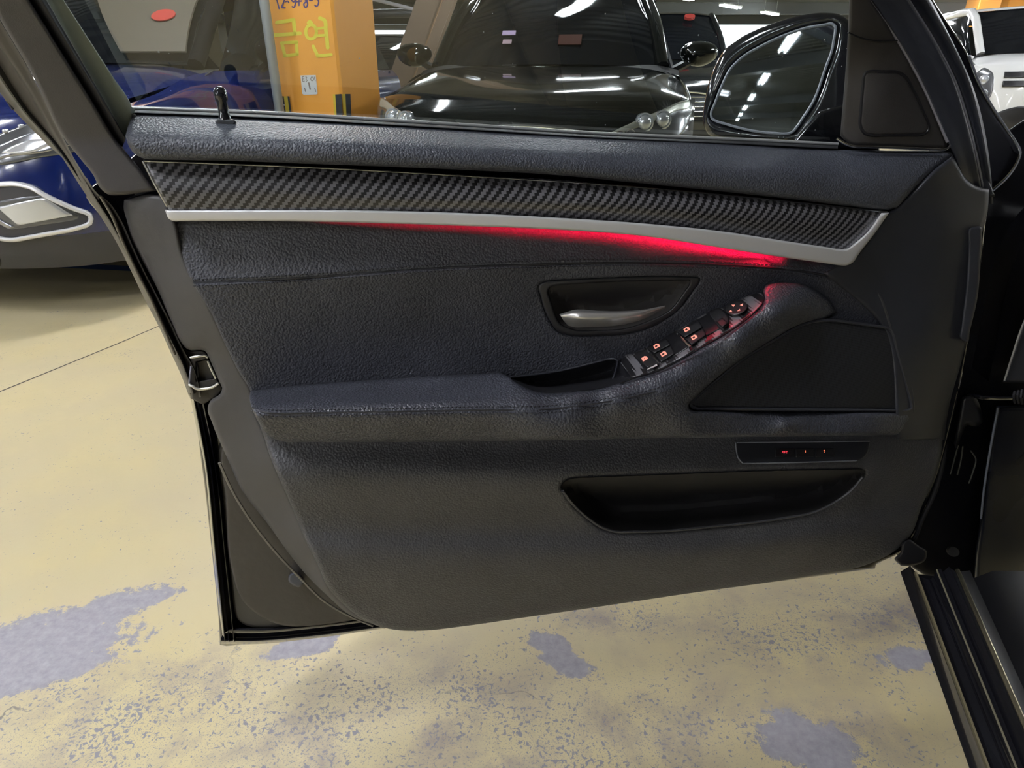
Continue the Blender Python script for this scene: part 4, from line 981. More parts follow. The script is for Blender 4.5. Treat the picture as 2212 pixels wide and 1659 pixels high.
# sail panel with the tweeter
SAI = Field([(1838, -60, .03), (1826, 150, -.012), (1815, 293, -.016), (1842, 312, -.010), (2043, 320, -.006), (1994, 184, -.006), (1940, 87, .002), (1880, -20, .02), (1900, 200, .0), (1870, 60, .012)])
sail = sheet('sail_panel', [(1838, -90, 'c'), (1830, 100), (1815, 293, 'c'), (1826, 304), (1842, 313), (1940, 317), (2044, 320, 'c'), (2046, 304), (1994, 184), (1940, 87), (1880, 0), (1830, -90, 'c')][:-1] + [(1845, -60, 'c')], SAI, simple('sail_plastic', (.034, .031, .030), .55, bump=(1100, .25, .0004)), door, r=8, R=.006, skirt=.03, step=9, ostep=6)
tw = [(1859, 271), (1860, 240), (1866, 168), (1870, 158), (1882, 155), (1935, 156), (1952, 164), (1972, 195), (2003, 262), (2006, 276), (2000, 287), (1985, 291), (1886, 292), (1868, 287)]
twg = sheet('tweeter_grille', tw, lambda x, y: SAI(x, y) + .002, simple('tweeter_mesh', (.028, .026, .027), .6, bump=(1600, .5, .0006)), sail, r=6, R=.003, skirt=.004, step=9, ostep=6)
q = outline_pts(tw, 6); tube('tweeter_rim', D(q[:, 0], q[:, 1], SAI(q[:, 0], q[:, 1]) + .0003), .0020, BLK, sail, closed=True, sides=6)
dtube('sail_joint', [(1832, 70, .014), (1860, 82, .012), (1890, 88, .008), (1938, 88, .003)], 1.5, BLK, sail)
dtube('chrome_moulding', [(1808, 299, -.004), (1822, 308, -.002), (1843, 316, .0), (1940, 319, .0), (2036, 323, .0), (2047, 321, -.001), (2052, 312, -.002)], 2.8, CHR, sail)
dtube('sail_seal', [(1835, -60, .026), (1880, 0, .010), (1940, 87, .002), (1994, 184, .0), (2047, 306, .0)], 3.4, simple('seal_edge_grey', (.20, .20, .24), .35), sail)
# front window-frame bands, running up into the roof rail above the picture
TOPX = [(1700, -225), (1480, -450), (1150, -720), (700, -960), (100, -1110), (-560, -1165)]
def up(pts, dx, dy, dn):
    q = [(x + dx, y + dy, .02 + .13 * min(1, (-60 - y) / 900) + dn) for x, y in TOPX]
    return q[::-1] + pts
Ra = up([(1835, -60, .02), (1881, 0, .006), (1941, 87, .0), (1995, 184, -.004), (2047, 306, -.006), (2060, 334, -.008), (2078, 400, -.030), (2084, 440, -.055)], 0, 0, 0)
Rm = up([(1885, -60, .022), (1922, 0, .010), (1982, 92, .004), (2030, 180, .0), (2070, 280, -.002), (2085, 338, -.006), (2102, 400, -.032), (2110, 440, -.060)], 34, -34, 0.004)
Rb = up([(1925, -60, .018), (1962, 0, .004), (2021, 95, -.002), (2062, 176, -.006), (2089, 258, -.010), (2116, 372, -.024), (2128, 440, -.065)], 66, -66, -0.002)
Rb2 = up([(1932, -60, .004), (1969, 0, -.012), (2027, 95, -.018), (2069, 176, -.022), (2096, 258, -.026), (2122, 372, -.036), (2132, 440, -.07)], 74, -74, -0.016)
Rc = up([(1965, -60, .012), (2000, 0, -.004), (2056, 95, -.010), (2097, 185, -.014), (2119, 271, -.018), (2136, 372, -.030), (2142, 440, -.07)], 104, -104, -0.01)
Rd = up([(1976, -60, .0), (2011, 0, -.014), (2067, 109, -.022), (2103, 190, -.028), (2126, 275, -.034), (2142, 390, -.044), (2146, 440, -.075)], 116, -116, -0.022)
loft('front_frame', [Ra, [(x + 4, y, n + .008) for x, y, n in Ra], Rm, [(x - 5, y, n + .006) for x, y, n in Rb], Rb, Rb2, Rc, Rd], simple('front_frame_plastic', (.030, .033, .046), .42, bump=(1000, .15, .0003)), door, nu=130, sub=4)
dtube('frame_edge', [(x + 1, y, n + .0015) for x, y, n in Rb[5:]], 2.2, simple('seal_edge', (.17, .17, .20), .35), door)
# outer skin edge beyond the frame, with a chipped bright edge
sheet('outer_skin', [(1990, -60, 'c'), (2017, 0), (2052, 54), (2090, 115), (2113, 174), (2150, 240), (2196, 308), (2206, 328), (2200, 350), (2180, 380), (2143, 414, 'c'), (2110, 420), (2080, 250), (2000, 60, 'c')], lambda x, y: np.interp(y, [-60, 400], [-.03, -.075]), PAINT, door, r=6, R=.008, skirt=.025, step=12, ostep=7)
dtube('skin_edge', [(2094, 120, -.052), (2115, 177, -.058), (2151, 241, -.064), (2196, 308, -.070), (2205, 328, -.071), (2199, 350, -.073), (2178, 382, -.075), (2146, 412, -.077)], 2.0, simple('chipped_edge', (.30, .32, .38), .4), door)

# latch in the notch of the rear flank
NOT = sheet('latch_plate', [(392, 752, 'c'), (408, 757), (445, 762), (452, 776), (480, 840), (474, 850), (452, 866), (440, 872), (415, 862, 'c'), (404, 800)], -.022, simple('latch_brown', (.060, .054, .048), .5), door, r=3, R=.003, skirt=.02, step=8, ostep=5)
lt = sheet('latch', [(409, 774, 'c'), (425, 769), (446, 767), (451, 777), (468, 818), (474, 830), (470, 835), (440, 841), (418, 838), (410, 828, 'c')], -.014, simple('latch_black', (.022, .02, .02), .5), door, r=3, R=.003, skirt=.02, step=6, ostep=4,
     holes=[[(424, 782, 'c'), (447, 777, 'c'), (461, 817, 'c'), (424, 824, 'c')]])
sheet('latch_mouth', [(424, 782, 'c'), (447, 777, 'c'), (461, 817, 'c'), (424, 824, 'c')], -.014, simple('latch_void', (.006, .006, .008), .6), lt, bowl=(8, .05), skirt=0, step=5, ostep=4)
MET = simple('latch_metal', (.75, .74, .70), .3, metal=.7)
dtube('latch_edge', [(411, 773, -.010), (426, 770, -.010), (444, 768, -.011), (449, 772, -.012)], 2.6, MET, lt)
dtube('latch_edge', [(449, 780, -.012), (456, 797, -.012), (466, 817, -.012)], 2.4, MET, lt)
dtube('latch_edge', [(409, 831, -.012), (416, 834, -.010), (424, 840, -.010), (440, 840, -.010), (460, 836, -.010), (472, 828, -.010)], 3.0, MET, lt)
dtube('latch_edge', [(413, 791, -.010), (411, 808, -.010), (409, 828, -.010)], 1.8, simple('latch_blue', (.25, .26, .34), .4), lt)
sheet('latch_claw', [(417, 784, 'c'), (426, 782, 'c'), (431, 816, 'c'), (421, 822, 'c')], -.017, simple('claw', (.05, .052, .065), .35, metal=.5), lt, r=2, R=.002, skirt=.01, step=4, ostep=3)

# ---------------------------------------------------------------- wing mirror (carried by the door)
mg = [(1536, 246), (1538, 256), (1548, 262), (1592, 275), (1649, 286), (1694, 289), (1710, 286), (1722, 273), (1753, 226), (1784, 145), (1798, 105), (1804, 70), (1804, 57), (1796, 51), (1739, 61), (1700, 74), (1649, 97), (1603, 124), (1581, 145), (1558, 188), (1544, 224)]
hs = [(1518, 249), (1521, 225), (1532, 175), (1546, 140), (1563, 110), (1592, 86), (1630, 66), (1671, 50), (1739, 31), (1784, 27), (1812, 30), (1832, 42), (1850, 70), (1860, 160), (1858, 300), (1800, 312), (1694, 305), (1600, 302), (1548, 298), (1530, 290), (1521, 274)]
MIC = np.array([1670.0, 175.0])
mc = D(np.array([MIC[0]]), np.array([MIC[1]]), np.array([-.165]))[0]
dv_ = mc - CAM
d_inf = ray(np.array(1590.0), np.array(305.0)); d_inf = d_inf / np.linalg.norm(d_inf)
r_inf = np.array([-.60, -.80, 0.02]); r_inf /= np.linalg.norm(r_inf); mN = r_inf - d_inf; mN /= np.linalg.norm(mN)   # normal near the point (1590, 305)
MR = 1.35                                                                            # convex mirror radius
pinf_d = ray(np.array(1590.0), np.array(305.0)); t_ = ((mc - CAM) @ mN) / (pinf_d @ mN); pinf = CAM + pinf_d * t_
SPH = pinf - mN * MR
def mir(x, y, n):
    d = ray(x, y); d = d / np.linalg.norm(d, axis=-1)[..., None]; oc = CAM - SPH
    b = d @ oc; c = oc @ oc - (MR + np.asarray(n)) ** 2; s = -b - np.sqrt(np.maximum(b * b - c, 1e-6))
    return CAM + d * s[..., None]
wm = sheet('wing_mirror', hs, lambda x, y: -.006 * np.ones_like(x), PAINT, door, mapf=mir, r=16, R=.010, skirt=.10, step=11, ostep=7, holes=[mg])
wm['label'] = 'glossy black wing mirror housing'
V, Fc, _ = sheet_geo(mg, -.006, mapf=mir, r=0, skirt=.0, step=9, ostep=6)
mgo = mesh_obj('mirror_glass', V, Fc, MIRR, wm)
q = outline_pts(mg, 6); tube('glass_rim', mir(q[:, 0], q[:, 1], np.full(len(q), -.005)), .0018, simple('rim_grey', (.25, .26, .3), .3), wm, closed=True, sides=6)
sheet('mirror_foot', [(1770, 240, 'c'), (1900, 200, 'c'), (1900, 330, 'c'), (1700, 322, 'c'), (1720, 296)], -.07, PAINT, wm, r=10, R=.01, skirt=.05, step=12, ostep=8)
# ================================================================ parked cars
def patch_geo(rows, nu=6, nv=6, mirror=False, flip=False):
    G = np.array(rows, float)                              # rows, cols, 3
    A = np.stack([np.array(spline_cols(G[:, j], nv)) for j in range(G.shape[1])], 1)
    B = np.stack([np.array(spline_cols(A[i], nu)) for i in range(A.shape[0])], 0)
    m, n = B.shape[:2]; V = B.reshape(-1, 3)
    Fc = [[i * n + j, i * n + j + 1, (i + 1) * n + j + 1, (i + 1) * n + j] for i in range(m - 1) for j in range(n - 1)]
    if flip: Fc = [f[::-1] for f in Fc]
    if mirror:
        V2 = V * np.array([-1, 1, 1]); o = len(V)
        V = np.concatenate([V, V2]); Fc = Fc + [[i + o for i in f[::-1]] for f in Fc]
    return V, Fc
TYRE = simple('tyre_rubber', (.018, .018, .019), .75)
RIM = simple('alloy_rim', (.45, .46, .48), .3, metal=.8)
LENSC = simple('lamp_lens', (.55, .58, .62), .08, metal=.6, coat=1.0)
LAMPB = simple('lamp_bowl', (.10, .105, .11), .2, metal=.4, coat=.6)
LAMPS = simple('lamp_silver', (.34, .35, .38), .18, metal=.8, coat=.5)
UNDER = simple('underbody', (.012, .012, .013), .8)
BPLA = simple('bumper_plastic', (.035, .035, .038), .5, bump=(300, .2, .0006))
DGLS = simple('dark_windscreen', (.006, .007, .009), .03, spec=.4)
SGLS = simple('dark_side_glass', (.008, .010, .012), .03, spec=.4)
TANS = simple('tan_reflection', (.115, .10, .078), .45, coat=.6)
REDS = simple('red_sticker', (.42, .05, .04), .5)
def weld(o, d=1e-4):
    import bmesh
    b = bmesh.new(); b.from_mesh(o.data); bmesh.ops.remove_doubles(b, verts=b.verts, dist=d); bmesh.ops.recalc_face_normals(b, faces=b.faces); b.to_mesh(o.data); b.free(); return o
def build_car(name, loc, rz, paint, screen=DGLS, zf=.86, yc=1.12, zc=1.07, yr=1.8, zr=1.60, belt=1.03, hw=.90, L=4.4, fog=False, lamp='suv', roofw=.60, fold=False, pillar=None):
    r = empty(name, (loc[0], loc[1], 0), rz, local=True)
    k = hw / .9
    def yf(x): a = np.abs(x) / hw; return .12 * a**2 + .26 * a**6
    pz = [.15, .28, .40, .55, .70, .80, .88]; py = [.12, .04, .0, .0, .03, .075, .15]
    zk = zf / .86
    def Fm(x, z, n): x = np.asarray(x, float); z = np.asarray(z, float); return np.stack([x, yf(x) + np.interp(z / zk, pz, py) - np.asarray(n, float), z], -1)
    xs = [0, .25 * k, .5 * k, .7 * k, .80 * k, .86 * k, .895 * k]
    def frow(z): return [tuple(Fm(x, z, 0.0)) for x in xs]
    def part(nm, g, m, ang=50, par=None): return weld(mesh_obj(nm, g[0], g[1], m, par or r, angle=ang))
    part('bumper', patch_geo([frow(z) for z in (.86 * zk, .80 * zk, .72 * zk, .62 * zk, .52, .44, .38)], 4, 3, True), paint)
    part('lower_bumper', patch_geo([frow(z) for z in (.385, .34, .30, .26, .235)], 4, 3, True), BPLA)
    he = [tuple(Fm(x, zf - d, 0.0)) for x, d in zip([0, .25 * k, .5 * k, .7 * k, .82 * k], [0, 0, .004, .015, .04])]
    hx = [0, .25 * k, .5 * k, .7 * k, .845 * k]
    def hrow(f, zz, dd): return [(x, he[i][1] + (yc + .10 * (x / hw)**2 - he[i][1]) * f, zf + (zc - zf) * zz - d) for i, (x, d) in enumerate(zip(hx, dd))]
    part('hood', patch_geo([he, hrow(.12, .28, (.0, -.004, .0, .012, .045)), hrow(.4, .58, (0, -.008, -.010, .012, .06)), hrow(.75, .87, (0, -.004, -.008, .012, .06)), hrow(1.0, 1.0, (0, 0, .004, .02, .06))], 5, 5, True), paint)
    part('cowl', patch_geo([[(x, yc + .10 * (x / hw)**2 - .03, zc - .025 - (.03 if x > .7 else 0)) for x in hx], [(x, yc + .10 * (x / hw)**2 + .07, zc + .005 - (.03 if x > .7 else 0)) for x in hx]], 4, 2, True), UNDER)
    wx = [0, .3 * k, .58 * k, .74 * k]; tx = [0, .25 * k, .48 * k, roofw * k]
    wb = [(x, yc + .02 + .13 * (x / .74 / k)**2, zc + .01 - .015 * (x / .74)**2) for x in wx]
    wt = [(x, yr + .10 * (x / roofw / k)**2, zr - .04 - .03 * (x / roofw)**2) for x in tx]
    wm_ = [tuple((np.array(a) + np.array(b)) / 2 + np.array([.012, -.035, .02])) if i else tuple((np.array(a) + np.array(b)) / 2 + np.array([0, -.04, .02])) for i, (a, b) in enumerate(zip(wb, wt))]
    part('windscreen', patch_geo([wb, wm_, wt], 5, 6, True), screen)
    xr = [0, .25 * k, .48 * k, roofw * k, (roofw + .05) * k]
    def rrow(y, z, dz=(0, 0, .008, .03, .075)): return [(x, y + .10 * min(1, x / roofw / k)**2 * (1 if y < yr + .3 else 0), z - d) for x, d in zip(xr, dz)]
    part('roof', patch_geo([rrow(yr - .02, zr - .045), rrow(yr + .25, zr - .005), rrow((yr + L) / 2, zr + .01), rrow(L - .55, zr - .05)], 3, 5, True), paint)
    for s in (1, -1):
        pl = np.array([wb[-1], wm_[-1], wt[-1], (xr[-1], yr + .35, zr - .06), (xr[-1], L * .6, zr - .065), (xr[-1], L - .5, zr - .12)]) * np.array([s, 1, 1])
        V, Fc = tube_geo(spline(pl, N=24), .045, sides=8); part('roof_pillar', (V, Fc), pillar or paint)
        top = [(roofw * k + .03, yr + .12, zr - .10), (roofw * k + .045, yr + .6, zr - .085), (roofw * k + .045, L * .65, zr - .09), (roofw * k + .03, L - .6, zr - .15)]
        bot = [(.80 * k, yc + .25, belt), (.84 * k, yr, belt), (.85 * k, L * .65, belt + .01), (.80 * k, L - .35, belt + .04)]
        mid = [tuple((np.array(a) + np.array(b)) / 2 + np.array([.015, 0, 0])) for a, b in zip(top, bot)]
        part('side_window', patch_geo([[(x * s, y, z) for x, y, z in q] for q in (bot, mid, top)], 5, 3), SGLS)
        V, Fc = tube_geo(np.array([[.845 * k * s, L * .5, belt], [(roofw * k + .055) * s, L * .5 + .1, zr - .09]]), .035, sides=6); part('door_pillar', (V, Fc), BLK)
        def col(y, q): return [(x * s, y, z) for x, z in q]
        y0 = yf(.86 * k) + .10
        zt = zf - .03
        rows = [col(y0, [(.84 * k, zt), (.87 * k, zt * .92), (.89 * k, .60), (.885 * k, .42), (.86 * k, .24)]),
                col(max(.75, y0 + .3), [(.85 * k, zf + (zc - zf) * .5 - .05), (.90 * k, .84 * zk), (.915 * k, .62), (.91 * k, .44), (.87 * k, .24)]),
                col(yc + .15, [(.83 * k, belt + .005), (.905 * k, belt - .10), (.93 * k, .70), (.92 * k, .45), (.88 * k, .24)]),
                col(L * .6, [(.85 * k, belt + .01), (.915 * k, belt - .08), (.935 * k, .70), (.925 * k, .45), (.88 * k, .24)]),
                col(L - .3, [(.81 * k, belt + .03), (.87 * k, belt - .06), (.89 * k, .72), (.88 * k, .45), (.84 * k, .28)])]
        part('side_panel', patch_geo(rows, 4, 5), paint)
        # wing mirror
        mcx, mcy, mcz = (.985 * k) * s, yc + .42, belt + .115
        if fold: mcx, mcy = .93 * k * s, yc + .62
        g = np.linspace(0, 2 * math.pi, 16, endpoint=False); V = []; Fc = []
        prof = [(-.07, .02), (-.06, .065), (-.02, .088), (.03, .092), (.055, .085), (.06, .06)]
        for yy, rr in prof: V += [(mcx + (yy * s if fold else 1.35 * rr * math.cos(a) * (1 + .15 * math.sin(a))), mcy + (1.3 * rr * math.cos(a) if fold else yy), mcz + .85 * rr * math.sin(a)) for a in g]
        for i in range(len(prof) - 1): Fc += [[i * 16 + j, i * 16 + (j + 1) % 16, (i + 1) * 16 + (j + 1) % 16, (i + 1) * 16 + j] for j in range(16)]
        Fc += [list(range(16))[::-1], [(len(prof) - 1) * 16 + j for j in range(16)]]
        mm = part('wing_mirror', (np.array(V), Fc), pillar or paint)
        V, Fc = tube_geo(np.array([[.83 * k * s, mcy + .03, belt + .02], [.90 * k * s, mcy + .01, belt + .055], [.95 * k * s, mcy, mcz - .03]]), .026, sides=6); part('foot', (V, Fc), BLK, par=mm)
        if lamp is None: continue
        # headlight
        hl = [(.40 * s, .69), (.50 * s, .735), (.64 * s, .79), (.78 * s, .845), (.85 * s, .86), (.875 * s, .84), (.87 * s, .77), (.83 * s, .71), (.70 * s, .675), (.50 * s, .655)]
        hl = [(x * k, z * zk) for x, z in hl]
        def sh(nm, o_, n, m, par, st=.02, rr=.01, R=.006, sk=.02, bowl=None):
            V, Fc, _ = sheet_geo(o_, n, mapf=Fm, step=st, r=rr, R=R, skirt=sk, bowl=bowl, ostep=st * .6); return weld(mesh_obj(nm, V, Fc, m, par, angle=50), 1e-5)
        hd = sh('headlight', hl, .008, LAMPB, r)
        if lamp == 'suv':
            sh('brow_strip', [(.42 * s * k, .70 * zk), (.62 * s * k, .788 * zk), (.80 * s * k, .850 * zk), (.865 * s * k, .852 * zk), (.862 * s * k, .825 * zk), (.80 * s * k, .815 * zk), (.60 * s * k, .745 * zk)], .016, simple('lamp_brow', (.40, .41, .36), .25, metal=.5), hd)
            for lx, lz in ((.625, .765), (.715, .775)):
                V, Fc = lathe([(.047, -.02), (.047, .012), (.040, .016), (.036, .012), (.030, .022), (.018, .030), (.004, .033)], Fm(lx * s * k, lz * zk, .006), np.array([.25 * s, -1, .02])); part('lens', (V, Fc), LENSC, par=hd)
            for lx, lz in ((.46, .70), (.51, .71), (.56, .715)):
                V, Fc = lathe([(.026, -.02), (.026, .006), (.018, .004), (.002, .008)], Fm(lx * s * k, lz * zk, .008), np.array([.15 * s, -1, .02]), 10); part('reflector', (V, Fc), LAMPS, par=hd)
        else:
            sh('reflector', [(.52 * s * k, .70 * zk), (.66 * s * k, .76 * zk), (.80 * s * k, .805 * zk), (.83 * s * k, .75 * zk), (.74 * s * k, .70 * zk), (.56 * s * k, .675 * zk)], .016, LAMPS, hd)
            sh('brow_strip', [(.42 * s * k, .695 * zk), (.50 * s * k, .72 * zk), (.54 * s * k, .68 * zk), (.48 * s * k, .665 * zk)], .018, LAMPS, hd)
            for q in range(7):
                x_ = (.50 + q * .05) * k; z_ = (.742 + q * .0165) * zk
                V, Fc = lathe([(.009, -.01), (.009, .006), (.006, .010), (.002, .012)], Fm(x_ * s, z_, .008), np.array([0, -1, .02]), 10); part('led', (V, Fc), LENSC, par=hd)
            sh('crystal', [(.60 * s * k, .70 * zk), (.70 * s * k, .745 * zk), (.76 * s * k, .74 * zk), (.70 * s * k, .70 * zk)], .024, simple('lamp_crystal', (.75, .77, .8), .12, metal=.5), hd)
        if fog:
            bz = [(.34, .485), (.36, .53), (.42, .595), (.45, .610), (.62, .610), (.665, .595), (.805, .465), (.80, .430), (.755, .412), (.545, .380), (.50, .385)]
            bz = [((x + .02) * s, z) for x, z in bz]
            fb = sh('fog_panel', bz, .004, BPLA, r, .025)
            V, Fc = tube_geo(Fm(*outline_pts(bz, .02).T, .012), .0125, sides=8, closed=True, flat=.8); part('fog_bezel', (V, Fc), SIL, par=fb)
            sh('fog_lamp', [((q[0] + .02) * s, *q[1:]) for q in [(.445, .515, 'c'), (.55, .545), (.70, .565, 'c'), (.775, .468, 'c'), (.768, .448, 'c'), (.66, .436), (.565, .424, 'c'), (.545, .426)]], .010, LAMPB, fb, .02)
            sh('fog_lens', [((q[0] + .02) * s, *q[1:]) for q in [(.535, .520, 'c'), (.70, .553, 'c'), (.762, .470, 'c'), (.59, .442, 'c')]], .020, simple('fog_glass', (.62, .64, .66), .2, metal=.5, coat=1), fb, .02, rr=.008)
            sh('fog_edge', [((q[0] + .02) * s, *q[1:]) for q in [(.445, .512, 'c'), (.47, .515, 'c'), (.575, .436, 'c'), (.55, .428, 'c')]], .018, LAMPS, fb, .02, rr=.005)
    # grille with chrome bars
    gr = [(-.36 * k, .66 * zk), (-.30 * k, .73 * zk), (.30 * k, .73 * zk), (.36 * k, .66 * zk), (.30 * k, .46 * zk), (-.30 * k, .46 * zk)]
    V, Fc, _ = sheet_geo(gr, .006, mapf=Fm, step=.03, r=.012, R=.006, skirt=.02, ostep=.02); g_ = weld(mesh_obj('grille', V, Fc, BLK, r, angle=50), 1e-5)
    for z in (.49, .54, .59, .64, .69):
        x = np.linspace(-.33 * k, .33 * k, 15); V, Fc = tube_geo(Fm(x, np.full(15, z * zk), .012), .008, sides=6); part('bar', (V, Fc), DCHR, par=g_)
    x = np.linspace(-.40 * k, .40 * k, 15); V, Fc = tube_geo(Fm(x, (.745 - .04 * (x / .4)**2) * zk, .014), .013, sides=6); part('grille_trim', (V, Fc), CHR, par=g_)
    lg_ = [(-.45, .30), (-.40, .375), (.40, .375), (.45, .30), (.40, .24), (-.40, .24)]
    V, Fc, _ = sheet_geo(lg_, .006, mapf=Fm, step=.03, r=.01, R=.005, skirt=.02, ostep=.02); weld(mesh_obj('air_intake', V, Fc, BLK, r, angle=50), 1e-5)
    # underbody, rear and wheels
    V, Fc = box_geo((0, L / 2, .42), (1.56 * k, L - .7, .36), bev=.08); part('underbody', (V, Fc), UNDER)
    V, Fc = join_geo([patch_geo([[(x, L - .55 + .1 * (z < 1.1), z) for x in (-.62 * k, -.3 * k, .3 * k, .62 * k)] for z in (zr - .06, 1.3, belt)], 3, 3), patch_geo([[(x, L - .25 - .2 * (abs(x) / .85 / k)**4, z) for x in (-.84 * k, -.4 * k, 0, .4 * k, .84 * k)] for z in (belt + .02, .8, .5, .28)], 3, 3)])
    part('tailgate', (V, Fc), paint)
    for s in (1, -1):
        for y in (.95, L - .95):
            prof = [(.20, -.10), (.30, -.105), (.335, -.085), (.345, 0), (.335, .085), (.30, .105), (.20, .10)]
            V, Fc = lathe(prof, np.array([.80 * k * s, y, .345]), np.array([1.0, 0, 0]), 28); w = part('wheel', (V, Fc), TYRE)
            V, Fc = lathe([(.21, -.06 * 1), (.215, .085), (.19, .09), (.17, .05), (.05, .06), (.01, .062)], np.array([.80 * k * s, y, .345]), np.array([s, 0, 0]), 20); part('rim', (V, Fc), RIM, par=w)
    return r
def sticker(par, wb, x, f, yc, zc, yr, zr):
    y = yc + (yr - yc) * f - .045; z = zc + (zr - zc) * f + .012
    g = np.linspace(0, 2 * math.pi, 20, endpoint=False); sl = np.array([0, yr - yc, zr - zc]); sl /= np.linalg.norm(sl)
    V = np.array([np.array([x, y, z]) + np.array([.075 * math.cos(a), 0, 0]) + sl * .04 * math.sin(a) for a in g]); nn = np.array([0, -sl[2], sl[1]])
    V = np.concatenate([V + nn * .012, V - nn * .03]); Fc = [list(range(20))[::-1]] + [[i, 20 + i, 20 + (i + 1) % 20, (i + 1) % 20] for i in range(20)]
    fix_normals(mesh_obj('sticker', V, Fc, REDS, par, smooth=False))
CARB_ = simple('black_car_paint', (.005, .006, .0055), .10, coat=1.0)
BLUE = simple('blue_car_paint', (.0035, .011, .085), .16, coat=1.0)
FARP = simple('far_black_paint', (.012, .013, .014), .15, coat=1.0)
WHT = simple('white_car_paint', (.72, .73, .71), .25, coat=1.0)
suv = build_car('suv', (.03, 3.54), math.radians(-9.2), CARB_, zf=.90)
tag(suv, 'glossy black SUV parked nose-on directly behind the door glass', 'car')
def screen_tag(par, x, z, w, h, m, yc=1.12, zc=1.07, yr=1.8, zr=1.60):
    y = yc + .01 + (yr - yc) * (z - zc) / (zr - .04 - zc) - .05
    V, Fc = box_geo((0, 0, 0), (w, .006, h), bev=.002); a = -math.atan2(yr - yc, zr - zc)
    R_ = np.array(Matrix.Rotation(a, 3, 'X')); mesh_obj('windscreen_tag', V @ R_.T + np.array([x, y, z]), Fc, m, par, smooth=False)
screen_tag(suv, -.27, 1.27, .09, .045, simple('lilac_tag', (.42, .33, .50), .5, spec=.03)); screen_tag(suv, -.27, 1.215, .06, .04, simple('pink_tag', (.40, .30, .34), .5, spec=.03))
screen_tag(suv, .0, 1.32, .09, .08, simple('grey_tag', (.07, .08, .10), .5, spec=.03)); screen_tag(suv, .14, 1.225, .15, .10, simple('brown_tag', (.05, .016, .010), .6, spec=.03))
blu = build_car('suv', (-2.70, 2.86), math.radians(-11.0), BLUE, fog=True, lamp='led', zf=.90, hw=.92, fold=True, pillar=simple('matt_pillar', (.005, .005, .006), .8, spec=.1), roofw=.64)
tag(blu, 'blue SUV with silver fog-lamp surround parked beside the orange pillar', 'car')
def on_screen(x, f, lift, yc=1.12, zc=1.07, yr=1.8, zr=1.60, k=1.0):
    w0, w1 = .74 * k, .60 * k; x = np.asarray(x, float); f = np.asarray(f, float)
    y = (yc + .02 + .13 * np.clip(np.abs(x) / w0, 0, 1)**2) * (1 - f) + (yr + .10 * np.clip(np.abs(x) / w1, 0, 1)**2) * f - .04 * 4 * f * (1 - f)
    z = (zc + .01) * (1 - f) + (zr - .04) * f + .02 * 4 * f * (1 - f)
    return np.stack([x, y - lift * .7, z + lift * .7], -1)
V, Fc, _ = sheet_geo([(.38, .06, 'c'), (.71, .06, 'c'), (.585, .93, 'c'), (-.12, .93, 'c')], .030, mapf=lambda x, f, n: on_screen(x, f, n), step=.05, r=0, skirt=.012, ostep=.04); weld(mesh_obj('painted_reflection', V, Fc, TANS, blu, angle=50), 1e-5)['label'] = 'tan reflection painted as a panel on the windscreen'  # tan panel painted in place of a reflection in the windscreen
g_ = np.linspace(0, 2 * math.pi, 20, endpoint=False)
V, Fc, _ = sheet_geo([(.52 + .06 * math.cos(a), .40 + .06 * math.sin(a)) for a in g_], .040, mapf=lambda x, f, n: on_screen(x, f, n), step=.03, r=0, skirt=.006, ostep=.02); weld(mesh_obj('sticker', V, Fc, REDS, blu, angle=50), 1e-5)
far = build_car('suv', (2.15, 9.0), math.radians(-4), FARP, zr=1.85, zc=1.2, belt=1.15, zf=.95)
tag(far, 'far black SUV by the bright exit, half hidden behind the nearer SUV', 'car')
sticker(far, None, .25, .85, 1.12, 1.20, 1.8, 1.85)
sliver = build_car('suv', (-2.2, 9.6), math.radians(-6), FARP, zf=.9)
tag(sliver, 'black car glimpsed between the orange pillar and the brown brace', 'car')
van = build_car('van', (5.98, 7.55), math.radians(-16), WHT, zf=1.12, yc=.62, zc=1.24, yr=1.10, zr=1.76, belt=1.22, hw=.97, L=4.9, lamp=None, roofw=.80)
tag(van, 'white van with black grille slots, right of the door frame', 'car')
def vanF(x, z, n):
    x = np.asarray(x, float); z = np.asarray(z, float); a = np.abs(x) / .97
    return np.stack([x, .12 * a**2 + .26 * a**6 + np.interp(z / (1.12 / .86), [.15, .28, .40, .55, .70, .80, .88], [.12, .04, 0, 0, .03, .075, .15]) - np.asarray(n, float), z], -1)
for q, m_, n_, nm in (([(-.93, .90), (-.92, 1.02), (-.86, 1.09), (-.80, 1.05), (-.77, .92), (-.78, .78), (-.83, .70), (-.90, .74)], LAMPB, .008, 'headlight'),):
    V, Fc, _ = sheet_geo(q, n_, mapf=vanF, step=.03, r=.015, R=.008, skirt=.03, ostep=.02); vh = weld(mesh_obj(nm, V, Fc, m_, van, angle=50), 1e-5)
for lx, lz, r_ in ((-.85, .97, .05), (-.835, .83, .045)):
    V, Fc = lathe([(r_, -.03), (r_, .012), (r_ * .8, .018), (r_ * .7, .012), (r_ * .4, .028), (.004, .032)], vanF(lx, lz, .008), np.array([-.5, -1, .02])); mesh_obj('lens', V, Fc, LENSC, vh)
V, Fc, _ = sheet_geo([(-.74, .46), (-.70, .62), (-.55, .70), (.55, .70), (.70, .62), (.74, .46)], .01, mapf=vanF, step=.04, r=.015, R=.008, skirt=.03, ostep=.03); weld(mesh_obj('air_intake', V, Fc, BLK, van, angle=50), 1e-5)
for z in (.93, 1.02):
    V, Fc, _ = sheet_geo([(-.70, z - .03, 'c'), (-.70, z + .03, 'c'), (-.2, z + .035, 'c'), (-.2, z - .025, 'c')], .014, mapf=vanF, step=.03, r=.008, R=.004, skirt=.02, ostep=.02); weld(mesh_obj('grille_slot', V, Fc, BLK, van, angle=50), 1e-5)

